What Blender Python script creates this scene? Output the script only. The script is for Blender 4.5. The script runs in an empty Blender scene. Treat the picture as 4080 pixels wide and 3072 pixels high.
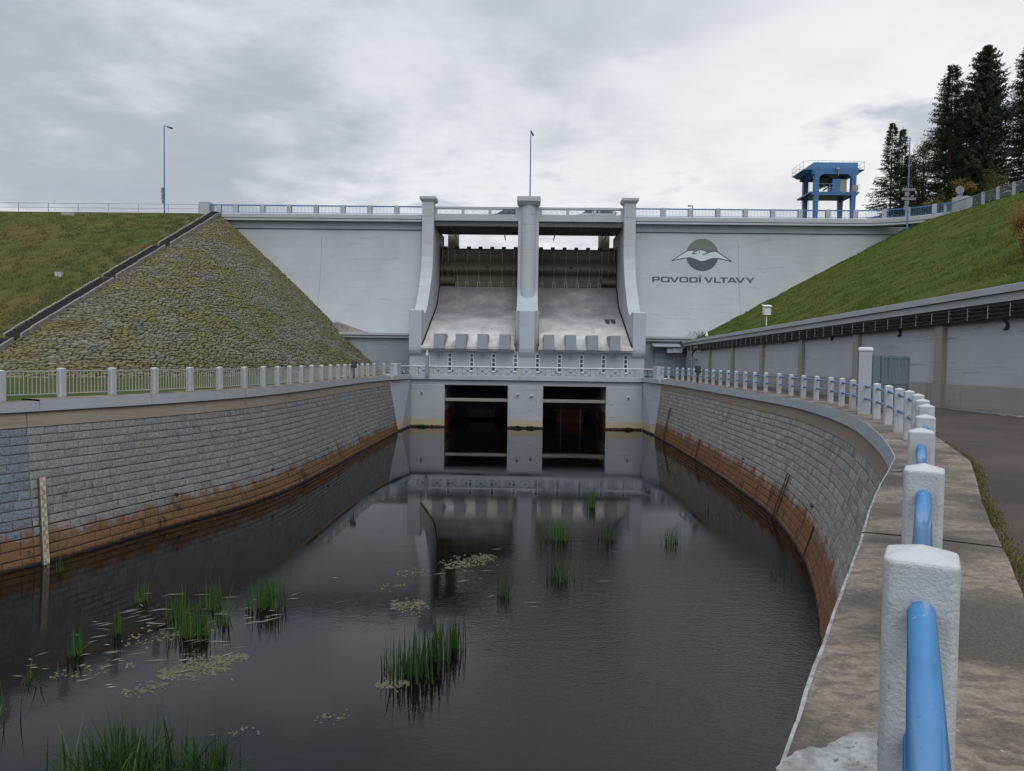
import bpy, bmesh, math, random
from mathutils import Vector, Matrix, noise
random.seed(7)
R = math.radians
sc = bpy.context.scene
col = sc.collection
WATER = -5.2
AX = -0.15                       # the dam's axis of symmetry

# ------------------------------------------------------------------ helpers
class MB:
    def __init__(s): s.v = []; s.f = []; s.c = []; s.mi = []; s.m = 0
    def add(s, vs, fs, c=None):
        o = len(s.v); s.v += [tuple(v) for v in vs]
        for f in fs:
            s.f.append(tuple(i + o for i in f)); s.c.append(c); s.mi.append(s.m)
    def box(s, x0, x1, y0, y1, z0, z1, c=None):
        s.add([(x0,y0,z0),(x1,y0,z0),(x1,y1,z0),(x0,y1,z0),(x0,y0,z1),(x1,y0,z1),(x1,y1,z1),(x0,y1,z1)],
              [(0,3,2,1),(4,5,6,7),(0,1,5,4),(1,2,6,5),(2,3,7,6),(3,0,4,7)], c)
    def obox(s, p, d, l, w, z0, z1, c=None):
        """box centred at p (x,y), length l along the direction d, width w"""
        d = Vector((d[0], d[1])).normalized(); n = Vector((-d.y, d.x)); p = Vector(p[:2])
        q = [p - d*l/2 - n*w/2, p + d*l/2 - n*w/2, p + d*l/2 + n*w/2, p - d*l/2 + n*w/2]
        s.add([(a.x,a.y,z0) for a in q] + [(a.x,a.y,z1) for a in q],
              [(0,3,2,1),(4,5,6,7),(0,1,5,4),(1,2,6,5),(2,3,7,6),(3,0,4,7)], c)
    def prism_x(s, prof, x0, x1, caps=True):
        """profile of (y,z) extruded along x"""
        n = len(prof)
        vs = [(x0, y, z) for y, z in prof] + [(x1, y, z) for y, z in prof]
        fs = [(i, (i+1) % n, n + (i+1) % n, n + i) for i in range(n)]
        if caps: fs += [tuple(range(n))[::-1], tuple(range(n, 2*n))]
        s.add(vs, fs)
    def prism_z(s, poly, z0, z1):
        n = len(poly)
        vs = [(p[0], p[1], z0) for p in poly] + [(p[0], p[1], z1) for p in poly]
        s.add(vs, [(i, (i+1) % n, n + (i+1) % n, n + i) for i in range(n)] + [tuple(range(n))[::-1], tuple(range(n, 2*n))])
    def frustum(s, a, b, z0, z1):
        """between the rectangle a (x0,x1,y0,y1) at z0 and b at z1"""
        vs = [(a[0],a[2],z0),(a[1],a[2],z0),(a[1],a[3],z0),(a[0],a[3],z0),(b[0],b[2],z1),(b[1],b[2],z1),(b[1],b[3],z1),(b[0],b[3],z1)]
        s.add(vs, [(0,3,2,1),(4,5,6,7),(0,1,5,4),(1,2,6,5),(2,3,7,6),(3,0,4,7)])
    def tube(s, pts, r, n=8, caps=True, r2=None):
        pts = [Vector(p) for p in pts]; k = len(pts); rings = []
        for i, p in enumerate(pts):
            t = (pts[min(i+1, k-1)] - pts[max(i-1, 0)]).normalized()
            a = t.cross(Vector((0,0,1)));
            if a.length < .01: a = t.cross(Vector((0,1,0)))
            a.normalize(); b = t.cross(a)
            rr = r if r2 is None else r + (r2 - r)*i/(k-1)
            rings.append([p + a*math.cos(q*2*math.pi/n)*rr + b*math.sin(q*2*math.pi/n)*rr for q in range(n)])
        vs = [v for rg in rings for v in rg]; fs = []
        for i in range(k-1):
            for q in range(n):
                fs.append((i*n+q, i*n+(q+1) % n, (i+1)*n+(q+1) % n, (i+1)*n+q))
        if caps: fs += [tuple(range(n)), tuple(range((k-1)*n, k*n))[::-1]]
        s.add(vs, fs)
    def cyl(s, x, y, z0, z1, r, n=20, r1=None):
        s.tube([(x,y,z0),(x,y,z1)], r, n, True, r1)
    def disc(s, c, nrm, r, t, n=20):
        c = Vector(c); nrm = Vector(nrm).normalized()
        s.tube([c, c + nrm*t], r, n)
    def grid(s, P):
        a, b = len(P), len(P[0]); vs = [p for row in P for p in row]
        s.add(vs, [(i*b+j, i*b+j+1, (i+1)*b+j+1, (i+1)*b+j) for i in range(a-1) for j in range(b-1)])
    def build(s, name, mat, parent=None, local=False, bevel=0, smooth=False, seg=2, fix=True):
        me = bpy.data.meshes.new(name)
        o = W.get(parent.name) if (parent is not None and not local) else None
        vs = s.v if o is None else [(v[0]-o[0], v[1]-o[1], v[2]-o[2]) for v in s.v]
        me.from_pydata(vs, [], s.f)
        mats = mat if isinstance(mat, (list, tuple)) else [mat]
        for m in mats: me.materials.append(m)
        if len(mats) > 1: me.polygons.foreach_set('material_index', s.mi)
        if any(c is not None for c in s.c):
            at = me.attributes.new('tint', 'FLOAT_COLOR', 'FACE')
            flat = []
            for c in s.c: flat += [*(c if c else (.5,.5,.5)), 1.0]
            at.data.foreach_set('color', flat)
        if fix and len(s.f) < 4000:
            bm = bmesh.new(); bm.from_mesh(me); bmesh.ops.recalc_face_normals(bm, faces=bm.faces); bm.to_mesh(me); bm.free()
        if smooth: me.polygons.foreach_set('use_smooth', [True]*len(me.polygons))
        me.update()
        ob = bpy.data.objects.new(name, me); col.objects.link(ob)
        if parent is not None:
            ob.parent = parent
            W[ob.name] = W.get(parent.name, (0,0,0))
        else: W[ob.name] = (0,0,0)
        if bevel:
            md = ob.modifiers.new('bevel', 'BEVEL'); md.width = bevel; md.segments = seg; md.limit_method = 'ANGLE'; md.angle_limit = R(35)
        return ob
W = {}
def thing(name, label, cat, loc=(0,0,0), group=None, rz=0):
    o = bpy.data.objects.new(name, None); col.objects.link(o); o.location = loc; o.rotation_euler[2] = rz
    o.empty_display_size = .2
    o['label'] = label; o['category'] = cat
    if group: o['group'] = group
    W[o.name] = tuple(loc)
    return o
def tag(o, label, cat, group=None, kind=None):
    o['label'] = label; o['category'] = cat
    if group: o['group'] = group
    if kind: o['kind'] = kind
    return o
def struct(o): o['kind'] = 'structure'; return o
def dup(o, loc=None, label=None, rz=None, parent=None, scale=None):
    c = o.copy(); col.objects.link(c); W[c.name] = tuple(loc) if loc else W.get(o.name, (0,0,0))
    if parent is not None: c.parent = parent
    if loc is not None: c.location = loc
    if rz is not None: c.rotation_euler[2] = rz
    if scale is not None: c.scale = scale
    if label: c['label'] = label
    for ch in list(o.children): dup(ch, parent=c)
    return c
def cr(pts, n=6):
    """Catmull-Rom through points of any dimension"""
    P = [pts[0]] + list(pts) + [pts[-1]]; out = []
    for i in range(1, len(P)-2):
        for k in range(n):
            t = k/n; a, b, c, d = P[i-1], P[i], P[i+1], P[i+2]
            out.append(tuple(.5*((2*b[j]) + (c[j]-a[j])*t + (2*a[j]-5*b[j]+4*c[j]-d[j])*t*t + (3*b[j]-a[j]-3*c[j]+d[j])*t**3) for j in range(len(b))))
    out.append(tuple(pts[-1])); return out
def lerp(a, b, t): return tuple(x + (y-x)*t for x, y in zip(a, b))
def fbm(p, o=3): return noise.fractal(Vector(p), 1.0, 2.0, o)

# ------------------------------------------------------------------ materials
def srgb(r, g, b): return tuple(((c/255)/12.92 if c/255 <= .04045 else ((c/255+.055)/1.055)**2.4) for c in (r, g, b))
class NT:
    def __init__(s, name):
        s.m = bpy.data.materials.new(name); s.m.use_nodes = True
        s.t = s.m.node_tree; s.b = s.t.nodes['Principled BSDF']
        s.pos = None
    def n(s, typ, **kw):
        nd = s.t.nodes.new(typ)
        for k, v in kw.items():
            if k.startswith('_'): setattr(nd, k[1:], v)
            else:
                key = k.replace('__', ' ')
                s.set(nd.inputs[int(key[1:]) if key[0] == 'i' and key[1:].isdigit() else key], v)
        return nd
    def set(s, sock, v):
        if isinstance(v, bpy.types.NodeSocket): s.t.links.new(v, sock)
        elif isinstance(v, (tuple, list)) and len(v) == 3 and sock.type == 'RGBA': sock.default_value = (*v, 1)
        else: sock.default_value = v
    def P(s):
        if s.pos is None: s.pos = s.n('ShaderNodeNewGeometry').outputs['Position']
        return s.pos
    def map(s, sx, sy, sz, vec=None, loc=(0,0,0)):
        return s.n('ShaderNodeMapping', Vector=vec or s.P(), Scale=(sx,sy,sz), Location=loc).outputs[0]
    def noise(s, scale, detail=4, vec=None, rough=.55, dist=0):
        return s.n('ShaderNodeTexNoise', Vector=vec or s.P(), Scale=scale, Detail=detail, Roughness=rough, Distortion=dist).outputs['Fac']
    def ramp(s, fac, a, b):
        return s.n('ShaderNodeMapRange', _interpolation_type='SMOOTHSTEP', Value=fac, i1=a, i2=b, i3=0.0, i4=1.0).outputs[0]
    def lin(s, fac, a, b, c, d):
        return s.n('ShaderNodeMapRange', Value=fac, i1=a, i2=b, i3=c, i4=d).outputs[0]
    def mix(s, fac, a, b, mode='MIX'):
        nd = s.t.nodes.new('ShaderNodeMix'); nd.data_type = 'RGBA'; nd.blend_type = mode
        s.set(nd.inputs[0], fac); s.set(nd.inputs[6], a); s.set(nd.inputs[7], b); return nd.outputs[2]
    def math(s, op, a, b=0.0, c=None):
        nd = s.t.nodes.new('ShaderNodeMath'); nd.operation = op; s.set(nd.inputs[0], a); s.set(nd.inputs[1], b)
        if c is not None: s.set(nd.inputs[2], c)
        return nd.outputs[0]
    def sep(s, vec=None): return s.n('ShaderNodeSeparateXYZ', Vector=vec or s.P()).outputs
    def tint(s): return s.n('ShaderNodeAttribute', _attribute_name='tint').outputs['Color']
    def bump(s, h, strength=.3, dist=.05, prev=None):
        nd = s.n('ShaderNodeBump', Height=h, Strength=strength, Distance=dist)
        if prev is not None: s.set(nd.inputs['Normal'], prev)
        s.set(s.b.inputs['Normal'], nd.outputs[0]); return nd.outputs[0]
    def out(s, color, rough=.85, spec=.3, metal=0):
        s.set(s.b.inputs['Base Color'], color); s.set(s.b.inputs['Roughness'], rough)
        s.b.inputs['Specular IOR Level'].default_value = spec; s.b.inputs['Metallic'].default_value = metal
        return s.m

def m_paint(name, c, boards=5.0, stain=(.30,.29,.27), amt=.5, rough=.75, low=None, bscale=.25, lines=.35):
    """painted board-marked concrete: faint horizontal board lines, blotches, streaks that ran down"""
    t = NT(name)
    big = t.noise(.35, 4); fine = t.noise(9, 4)
    brd = t.noise(1.0, 3, t.map(bscale, bscale, boards), rough=.6)
    run = t.noise(1.0, 4, t.map(1.6, 1.6, .10))
    k = t.mix(t.lin(big, .3, .7, 0, 1), tuple(x*.93 for x in c), tuple(min(1, x*1.05) for x in c))
    k = t.mix(t.math('MULTIPLY', t.ramp(brd, .60, .74), lines), k, tuple(x*.62 for x in c))
    ln = t.noise(1.0, 3, t.map(.05, .05, boards*.34, loc=(0,0,3.3)))
    ll = t.math('MULTIPLY', t.ramp(t.math('ABSOLUTE', t.math('SUBTRACT', ln, .5)), .006, .001), t.ramp(t.noise(1.0, 3, t.map(.2,.2,.9)), .46, .62))
    k = t.mix(t.math('MULTIPLY', ll, min(1, lines*1.1)), k, tuple(x*.45 for x in c))
    k = t.mix(t.math('MULTIPLY', t.ramp(run, .58, .80), amt), k, stain)
    k = t.mix(t.math('MULTIPLY', t.ramp(fine, .62, .8), .25*amt+.05), k, tuple(x*.55 for x in c))
    if low:   # mineral crust just above the water line
        z = t.sep()[2]
        f = t.ramp(t.math('ADD', z, t.math('MULTIPLY', t.noise(1.5, 4), -.35)), WATER+.75, WATER+.50)
        k = t.mix(f, k, low)
        f2 = t.ramp(t.math('ADD', z, t.math('MULTIPLY', t.noise(5, 4), -.25)), WATER+.10, WATER+.0)
        k = t.mix(f2, k, (.03,.025,.02))
    t.bump(t.math('ADD', t.math('MULTIPLY', brd, 1.0), t.math('MULTIPLY', fine, .35)), .35, .03)
    return t.out(k, rough)
def m_plain(name, c, rough=.6, metal=0, var=.12, scale=3, bump=0, spec=.4):
    t = NT(name); n_ = t.noise(scale, 4)
    k = t.mix(t.lin(n_, .3, .7, 0, 1), tuple(x*(1-var) for x in c), tuple(min(1, x*(1+var)) for x in c))
    if bump: t.bump(t.noise(scale*6, 4), bump, .01)
    return t.out(k, rough, spec, metal)

M = {}
WHITE = (.395,.41,.42)
M['dam'] = m_paint('dam_paint', WHITE, 4.5, lines=.45, amt=.10)
M['pier'] = m_paint('pier_paint', (.40,.415,.428), 4.0, lines=.4, amt=.22)
M['trim'] = m_paint('trim_paint', (.385,.398,.405), 8.0, lines=.2, amt=.4)
M['lower'] = m_paint('lower_paint', (.26,.278,.30), 5, lines=.5, amt=.25)
M['intake'] = m_paint('intake_paint', (.36,.375,.385), 7, lines=.9, amt=.45, low=(.40,.335,.23))
M['tooth'] = m_paint('tooth_paint', (.27,.285,.30), 4.5, lines=.4, amt=.25)
M['grey_door'] = m_plain('grey_door', (.24,.275,.32), .5)
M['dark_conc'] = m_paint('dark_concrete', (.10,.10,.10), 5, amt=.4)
M['black'] = m_plain('joint_black', (.012,.011,.010), .9)
M['seam'] = m_plain('seam_grey', (.22,.22,.23), .9)

def m_chute():
    t = NT('spillway_concrete'); z = t.sep()
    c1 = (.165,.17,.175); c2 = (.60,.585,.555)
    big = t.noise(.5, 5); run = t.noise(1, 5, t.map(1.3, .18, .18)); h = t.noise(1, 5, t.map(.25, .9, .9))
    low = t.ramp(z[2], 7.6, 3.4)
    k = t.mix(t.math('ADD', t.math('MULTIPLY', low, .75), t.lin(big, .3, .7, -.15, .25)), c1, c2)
    k = t.mix(t.math('MULTIPLY', t.ramp(run, .52, .72), .45), k, (.25,.25,.24))
    k = t.mix(t.math('MULTIPLY', t.ramp(h, .56, .72), .5), k, (.20,.195,.18))
    k = t.mix(t.math('MULTIPLY', t.ramp(t.noise(6, 5), .62, .72), .5), k, (.12,.115,.10))
    t.bump(t.math('ADD', h, t.noise(12, 4)), .4, .03)
    return t.out(k, .85)
M['chute'] = m_chute()

def m_stone(name, cold, warm, rust, rust_top, redness=.5):
    t = NT(name); z = t.sep()[2]; ti = t.n('ShaderNodeSeparateColor', Color=t.tint()).outputs
    k = t.mix(ti[0], tuple(x*.62 for x in cold), tuple(x*1.35 for x in cold))
    k = t.mix(t.math('MULTIPLY', t.ramp(ti[1], .5, 1.0), .7), k, warm)
    f = t.noise(14, 6, rough=.7)
    k = t.mix(t.lin(f, .3, .7, 0, 1), t.mix(.55, k, (.05,.05,.05)), t.mix(.18, k, (.75,.75,.72)))
    run = t.noise(1, 5, t.map(2.2, 2.2, .14), rough=.65)
    k = t.mix(t.math('MULTIPLY', t.ramp(run, .58, .72), .6), k, (.055,.048,.042))
    wh = t.noise(1, 4, t.map(4.5, 4.5, .5, loc=(7,3,1)))
    k = t.mix(t.math('MULTIPLY', t.ramp(wh, .68, .78), .65), k, (.50,.48,.45))
    # iron-stained band above the water
    e = t.math('ADD', z, t.math('MULTIPLY', t.noise(1, 5, t.map(1.1, 1.1, .22, loc=(3,9,2))), -1.75))
    fr = t.ramp(e, rust_top-.72, rust_top-1.22)
    rk = t.mix(t.ramp(t.noise(.5, 4), .38, .62), rust[0], rust[1])
    rk = t.mix(t.lin(f, .3, .7, 0, 1), tuple(x*.55 for x in rust[0]), rk)
    rk = t.mix(.45, rk, t.mix(ti[0], rust[2], rust[1]))
    rk = t.mix(t.math('MULTIPLY', t.ramp(run, .56, .66), .75), rk, (.022,.014,.010))
    k = t.mix(fr, k, rk)
    k = t.mix(t.ramp(t.math('ADD', z, t.math('MULTIPLY', t.noise(3, 4), -.2)), WATER+.07, WATER-.05), k, (.015,.011,.009))
    t.bump(t.noise(22, 6, rough=.7), .7, .03)
    return t.out(k, .88)
RUST = ((.20,.10,.042), (.20,.066,.030), (.13,.092,.058))
RUSTL = ((.175,.098,.042), (.14,.068,.028), (.11,.070,.038))
M['stoneL'] = m_stone('granite_blocks', (.115,.118,.116), (.165,.148,.125), RUSTL, -4.22)
M['stoneR'] = m_stone('granite_blocks_warm', (.25,.23,.205), (.25,.205,.155), RUST, -3.85)
M['stoneB'] = m_stone('granite_blocks_blue', (.050,.068,.098), (.085,.10,.125), RUSTL, -4.22)
M['mortar'] = m_stone('mortar', (.022,.021,.020), (.032,.029,.026), ((.045,.024,.012),(.05,.02,.01),(.04,.022,.012)), -3.7)
M['band'] = m_paint('bare_concrete_band', (.20,.162,.125), 6, stain=(.085,.07,.055), amt=.6, lines=.5)
M['coping'] = m_paint('coping_paint', (.39,.405,.42), 5, stain=(.21,.21,.20), amt=.55, lines=.25, bscale=.5)

def m_slab():
    t = NT('weathered_slab')
    a = t.noise(.8, 5, dist=.4); b = t.noise(5.5, 7, t.map(1, 1.9, 1), rough=.72, dist=.5); f = t.noise(48, 5, rough=.7); g = t.noise(16, 6, rough=.75)
    k = t.mix(t.ramp(a, .38, .60), (.048,.037,.029), (.30,.24,.18))
    k = t.mix(t.math('MULTIPLY', t.ramp(b, .46, .60), .65), k, (.052,.043,.037))
    k = t.mix(t.ramp(g, .40, .62), t.mix(.45, k, (.03,.026,.022)), k)
    k = t.mix(t.lin(f, .3, .7, .0, .55), k, t.mix(.6, k, (.34,.30,.25)))
    k = t.mix(t.math('MULTIPLY', t.math('MULTIPLY', t.ramp(t.noise(19, 3), .66, .70), t.ramp(t.noise(1.4, 3), .50, .60)), .85), k, (.42,.41,.38))
    k = t.mix(t.math('MULTIPLY', t.math('MULTIPLY', t.ramp(t.noise(8, 3, t.map(1,1,1,loc=(5,2,0))), .66, .70), t.ramp(t.noise(1.1, 3), .52, .62)), .6), k, (.13,.09,.03))
    t.bump(t.math('ADD', t.math('ADD', b, g), t.math('MULTIPLY', f, .8)), .8, .012)
    return t.out(k, .9)
M['slab'] = m_slab()
def m_asphalt():
    t = NT('asphalt'); a = t.noise(.35, 5, dist=.6); b = t.noise(2.5, 6, rough=.7); f = t.noise(70, 3)
    k = t.mix(t.ramp(a, .35, .65), (.040,.0275,.021), (.066,.048,.037))
    k = t.mix(t.math('MULTIPLY', t.ramp(b, .55, .7), .5), k, (.088,.068,.053))
    v = t.n('ShaderNodeTexVoronoi', Vector=t.P(), Scale=55.0).outputs
    k = t.mix(t.math('MULTIPLY', t.ramp(v['Distance'], .35, .1), .7), k, t.mix(f, (.030,.022,.017), (.15,.125,.105)))
    t.bump(t.math('ADD', v['Distance'], t.math('MULTIPLY', b, .6)), .6, .012)
    return t.out(k, .8, .35)
M['asphalt'] = m_asphalt()
def m_post(name, c, top):
    """thick lumpy paint on the railing posts"""
    t = NT(name); f = t.noise(75, 3, rough=.55); b = t.noise(9, 4)
    k = t.mix(t.lin(b, .3, .7, 0, 1), tuple(x*.9 for x in c), tuple(x*1.06 for x in c))
    k = t.mix(t.math('MULTIPLY', t.ramp(t.noise(26, 3), .70, .74), .6), k, (.14,.14,.14))
    z = t.n('ShaderNodeNewGeometry').outputs['Normal']
    zz = t.n('ShaderNodeSeparateXYZ', Vector=t.n('ShaderNodeTexCoord').outputs['Object']).outputs[2]
    k = t.mix(t.ramp(zz, 1.045, 1.06), k, top)  # cap toned lighter: daylight from above put into its colour
    k = t.mix(t.math('MULTIPLY', t.ramp(t.math('ADD', zz, t.math('MULTIPLY', b, .2)), .18, .08), .5), k, (.22,.20,.17))
    t.bump(t.math('ADD', f, t.math('MULTIPLY', t.noise(28, 3), .9)), .42, .010)
    return t.out(k, .5, .45)
M['post'] = m_post('post_paint', (.42,.43,.43), (.46,.465,.455))
def m_blue(name, c, rough=.35):
    t = NT(name); k = t.mix(t.lin(t.noise(5, 4), .3, .7, 0, 1), tuple(x*.85 for x in c), tuple(x*1.1 for x in c))
    k = t.mix(t.math('MULTIPLY', t.ramp(t.noise(11, 5, rough=.7), .67, .71), .8), k, (.36,.46,.56))
    k = t.mix(t.math('MULTIPLY', t.ramp(t.noise(70, 3), .68, .72), .5), k, (.05,.045,.04))
    t.bump(t.noise(30, 3), .12, .006)
    t.b.inputs['Coat Weight'].default_value = .35; t.b.inputs['Coat Roughness'].default_value = .18
    return t.out(k, rough, .5)
M['rail_blue'] = m_blue('rail_blue', (.030,.165,.36), .28)
M['crest_blue'] = m_blue('crest_blue', (.03,.13,.34), .45)
M['crane_blue'] = m_blue('crane_blue', (.014,.105,.27), .5)
M['crane_dark'] = m_blue('crane_dark_blue', (.015,.06,.16), .5)
M['galv'] = m_plain('galvanised', (.36,.39,.41), .5, .3)
M['dkmetal'] = m_plain('dark_metal', (.05,.055,.06), .5, .3)
M['white'] = m_plain('white_paint', (.66,.67,.67), .5)
M['fence_metal'] = m_plain('fence_metal', (.36,.37,.36), .55)
M['gate_grey'] = m_plain('gate_grey', (.125,.15,.17), .5)
M['cable'] = m_plain('cable_black', (.018,.018,.020), .6)
M['beige'] = m_paint('beige_pilaster', (.26,.25,.215), 6, amt=.4, lines=.4)
M['sidewall'] = m_paint('side_wall_paint', (.385,.40,.41), 6, lines=.75, amt=.4, stain=(.22,.205,.17))
M['plinth'] = m_paint('plinth', (.29,.28,.24), 5, amt=.7, stain=(.08,.08,.06))
M['glass'] = m_plain('dark_glass', (.045,.07,.085), .12, 0, .1, 1, 0, .6)
M['rust_dark'] = m_plain('dark_rusty_iron', (.045,.028,.020), .9, 0, .4, 4, .3)
M['trunk'] = m_plain('bark', (.075,.05,.036), .9, 0, .3, 6, .5)
M['stepwood'] = m_plain('dark_steps', (.030,.025,.026), .9, 0, .4, 5, .3)
M['kerb'] = m_plain('kerb_stone', (.20,.18,.16), .9, 0, .35, 3, .4)
def m_old():
    t = NT('old_white_paint'); k = t.mix(t.ramp(t.noise(6, 5, rough=.7), .35, .65), (.20,.195,.18), (.40,.40,.385))
    k = t.mix(t.math('MULTIPLY', t.ramp(t.noise(22, 4), .60, .68), .8), k, (.10,.085,.07)); t.bump(t.noise(40, 4), .3, .004); return t.out(k, .8)
M['old_paint'] = m_old()
M['grey_plate'] = m_plain('grey_plate', (.17,.175,.185), .5)
M['rusty'] = m_plain('rusty_iron', (.14,.055,.025), .85, 0, .4, 4, .3)
M['logo_dark'] = m_paint('logo_dark', (.085,.092,.108), 4.5, lines=.1, amt=.03)
M['logo_grey'] = m_paint('logo_grey', (.155,.16,.152), 4.5, lines=.1, amt=.03)
M['logo_line'] = m_plain('logo_line', (.035,.042,.055), .7)
M['logo_white'] = m_paint('logo_white', (.52,.54,.54), 4.5, lines=.1, amt=.02)
def m_gate():
    t = NT('flap_gate_steel'); x = t.sep()[0]
    k = t.mix(t.ramp(x, -2, 2), (.135,.118,.078), (.105,.112,.092))
    k = t.mix(t.math('MULTIPLY', t.ramp(t.noise(1, 5, t.map(2.5, 2.5, .3)), .5, .7), .5), k, (.08,.07,.05))
    k = t.mix(t.math('MULTIPLY', t.ramp(t.noise(5, 5), .6, .7), .4), k, (.24,.21,.15))
    return t.out(k, .6, .4)
M['gate'] = m_gate()
M['gate_rib'] = m_plain('gate_rib', (.36,.35,.30), .6)
def m_grass(name, lush, dry, dark, zmix=None, patch=.14):
    t = NT(name)
    a = t.noise(patch, 5, rough=.6); b = t.noise(1.3, 5, rough=.65); f = t.noise(9, 5, rough=.7)
    k = t.mix(t.ramp(a, .40, .60), lush, dry)
    k = t.mix(t.math('MULTIPLY', t.ramp(b, .45, .65), .75), k, t.mix(.5, k, dark))
    k = t.mix(t.lin(f, .25, .75, 0, 1), t.mix(.50, k, (.014,.020,.006)), t.mix(.22, k, (.16,.17,.06)))
    h = t.math('ADD', t.math('MULTIPLY', f, .6), b)
    t.bump(h, .9, .25)
    return t.out(k, .95, .1)
M['grassR'] = m_grass('slope_grass', (.082,.118,.014), (.118,.118,.022), (.045,.085,.014))
M['grassL'] = m_grass('embankment_grass', (.082,.100,.024), (.138,.108,.038), (.062,.078,.022), patch=.09)
M['turf'] = m_grass('turf', (.055,.105,.016), (.12,.11,.04), (.03,.06,.012), patch=.3)
def m_blade(name, c1, c2, trans=.25):
    t = NT(name); ti = t.n('ShaderNodeSeparateColor', Color=t.tint()).outputs
    k = t.mix(ti[0], c1, c2)
    t.b.inputs['Subsurface Weight'].default_value = 0
    m = t.out(k, .6, .25)
    tr = t.n('ShaderNodeBsdfTranslucent', Color=k); mx = t.n('ShaderNodeMixShader', Fac=trans, i1=t.b.outputs[0], i2=tr.outputs[0])
    t.t.links.new(mx.outputs[0], t.t.nodes['Material Output'].inputs[0]); return m
M['bladeR'] = m_blade('grass_blades', (.070,.112,.014), (.120,.145,.028))
M['bladeL'] = m_blade('embankment_blades', (.080,.100,.025), (.155,.125,.046))
M['reed'] = m_blade('reed_blades', (.022,.070,.014), (.115,.165,.035))
M['reed_dark'] = m_blade('reed_blades_dark', (.016,.048,.014), (.080,.115,.034))
M['spruce'] = m_blade('spruce_needles', (.022,.036,.022), (.075,.098,.052), .2)
M['pine'] = m_blade('pine_needles', (.022,.035,.023), (.070,.092,.050), .2)
M['birch'] = m_blade('birch_leaves', (.06,.075,.03), (.13,.13,.055), .3)
M['yellow'] = m_blade('autumn_leaves', (.10,.085,.014), (.22,.16,.022), .3)
M['olive'] = m_blade('olive_leaves', (.05,.058,.018), (.12,.105,.03), .3)
M['orange'] = m_blade('orange_leaves', (.15,.075,.014), (.28,.15,.022), .3)
M['weed'] = m_blade('floating_weed', (.048,.050,.024), (.12,.115,.065), .0)
M['dead'] = m_blade('dead_blades', (.10,.10,.08), (.24,.235,.20), .0)
M['moss'] = m_blade('kerb_moss', (.055,.075,.012), (.16,.125,.034), .1)
def m_cone():
    t = NT('mossy_rubble'); ti = t.n('ShaderNodeSeparateColor', Color=t.tint()).outputs; z = t.sep()
    k = t.mix(ti[0], (.098,.092,.077), (.27,.255,.218))
    k = t.mix(t.math('MULTIPLY', t.ramp(ti[1], .78, .95), .8), k, (.20,.155,.13))
    f = t.noise(7, 5, rough=.7)
    k = t.mix(t.lin(f, .3, .7, 0, 1), t.mix(.5, k, (.04,.04,.035)), k)
    a = t.noise(.30, 5, rough=.7, dist=.4); b = t.noise(2.4, 5, rough=.7)
    mo = t.math('MULTIPLY', t.ramp(t.math('ADD', a, t.math('MULTIPLY', b, .55)), .60, .92), .85)
    rk = t.mix(t.ramp(z[0], -30, -20), (.135,.122,.036), (.088,.096,.028))
    rk = t.mix(t.ramp(t.noise(1.1, 4), .55, .68), rk, (.105,.075,.026))
    k = t.mix(mo, k, rk)
    t.bump(t.noise(12, 5, rough=.7), .6, .03)
    return t.out(k, .95, .15)
M['cone'] = m_cone()
M['cone_base'] = m_plain('rubble_gaps', (.050,.047,.033), .95, 0, .4, 2)
def m_water():
    t = NT('water'); P = t.P(); y = t.sep()
    w1 = t.noise(1, 3, t.map(2.0, 3.6, 1), rough=.5)
    w2 = t.noise(1, 3, t.map(6.5, 12.0, 1), rough=.55, dist=.3)
    w3 = t.noise(1, 2, t.map(16, 24.0, 1))
    patch = t.ramp(t.noise(1, 3, t.map(.10, .14, 1, loc=(2.2,5.1,0)), dist=.8), .42, .62)
    near = t.ramp(t.math('ADD', y[0], t.math('MULTIPLY', t.noise(.3, 3), 4.0)), -1.0, 4.0)            # the breeze reaches the water on the right of the basin
    band = t.math('MULTIPLY', t.lin(t.ramp(y[1], 9, 16), 0, 1, .45, 1), t.ramp(y[1], 31, 22))
    far = t.ramp(y[1], 20, 60)
    amp = t.math('ADD', t.math('MULTIPLY', patch, .05), t.math('MULTIPLY', t.math('MULTIPLY', near, band), .42))
    amp = t.math('MULTIPLY', t.math('ADD', amp, .009), t.lin(far, 0, 1, 1, .55))
    h = t.math('ADD', t.math('MULTIPLY', w1, .35), t.math('ADD', t.math('MULTIPLY', w2, .32), t.math('MULTIPLY', w3, .20)))
    h = t.math('MULTIPLY', h, amp)
    t.bump(h, 1.0, .055)
    t.b.inputs['IOR'].default_value = 1.333
    k = t.mix(t.ramp(t.noise(.25, 3), .35, .65), (.0018,.0018,.0017), (.0032,.0028,.0022))
    return t.out(k, .010, .5)
M['water'] = m_water()
M['car_dark'] = m_plain('car_dark_red', (.07,.03,.025), .3, .2, .05)
M['car_silver'] = m_plain('van_silver', (.52,.52,.50), .35, .2, .05)
M['tyre'] = m_plain('tyre', (.02,.02,.02), .8)

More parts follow.
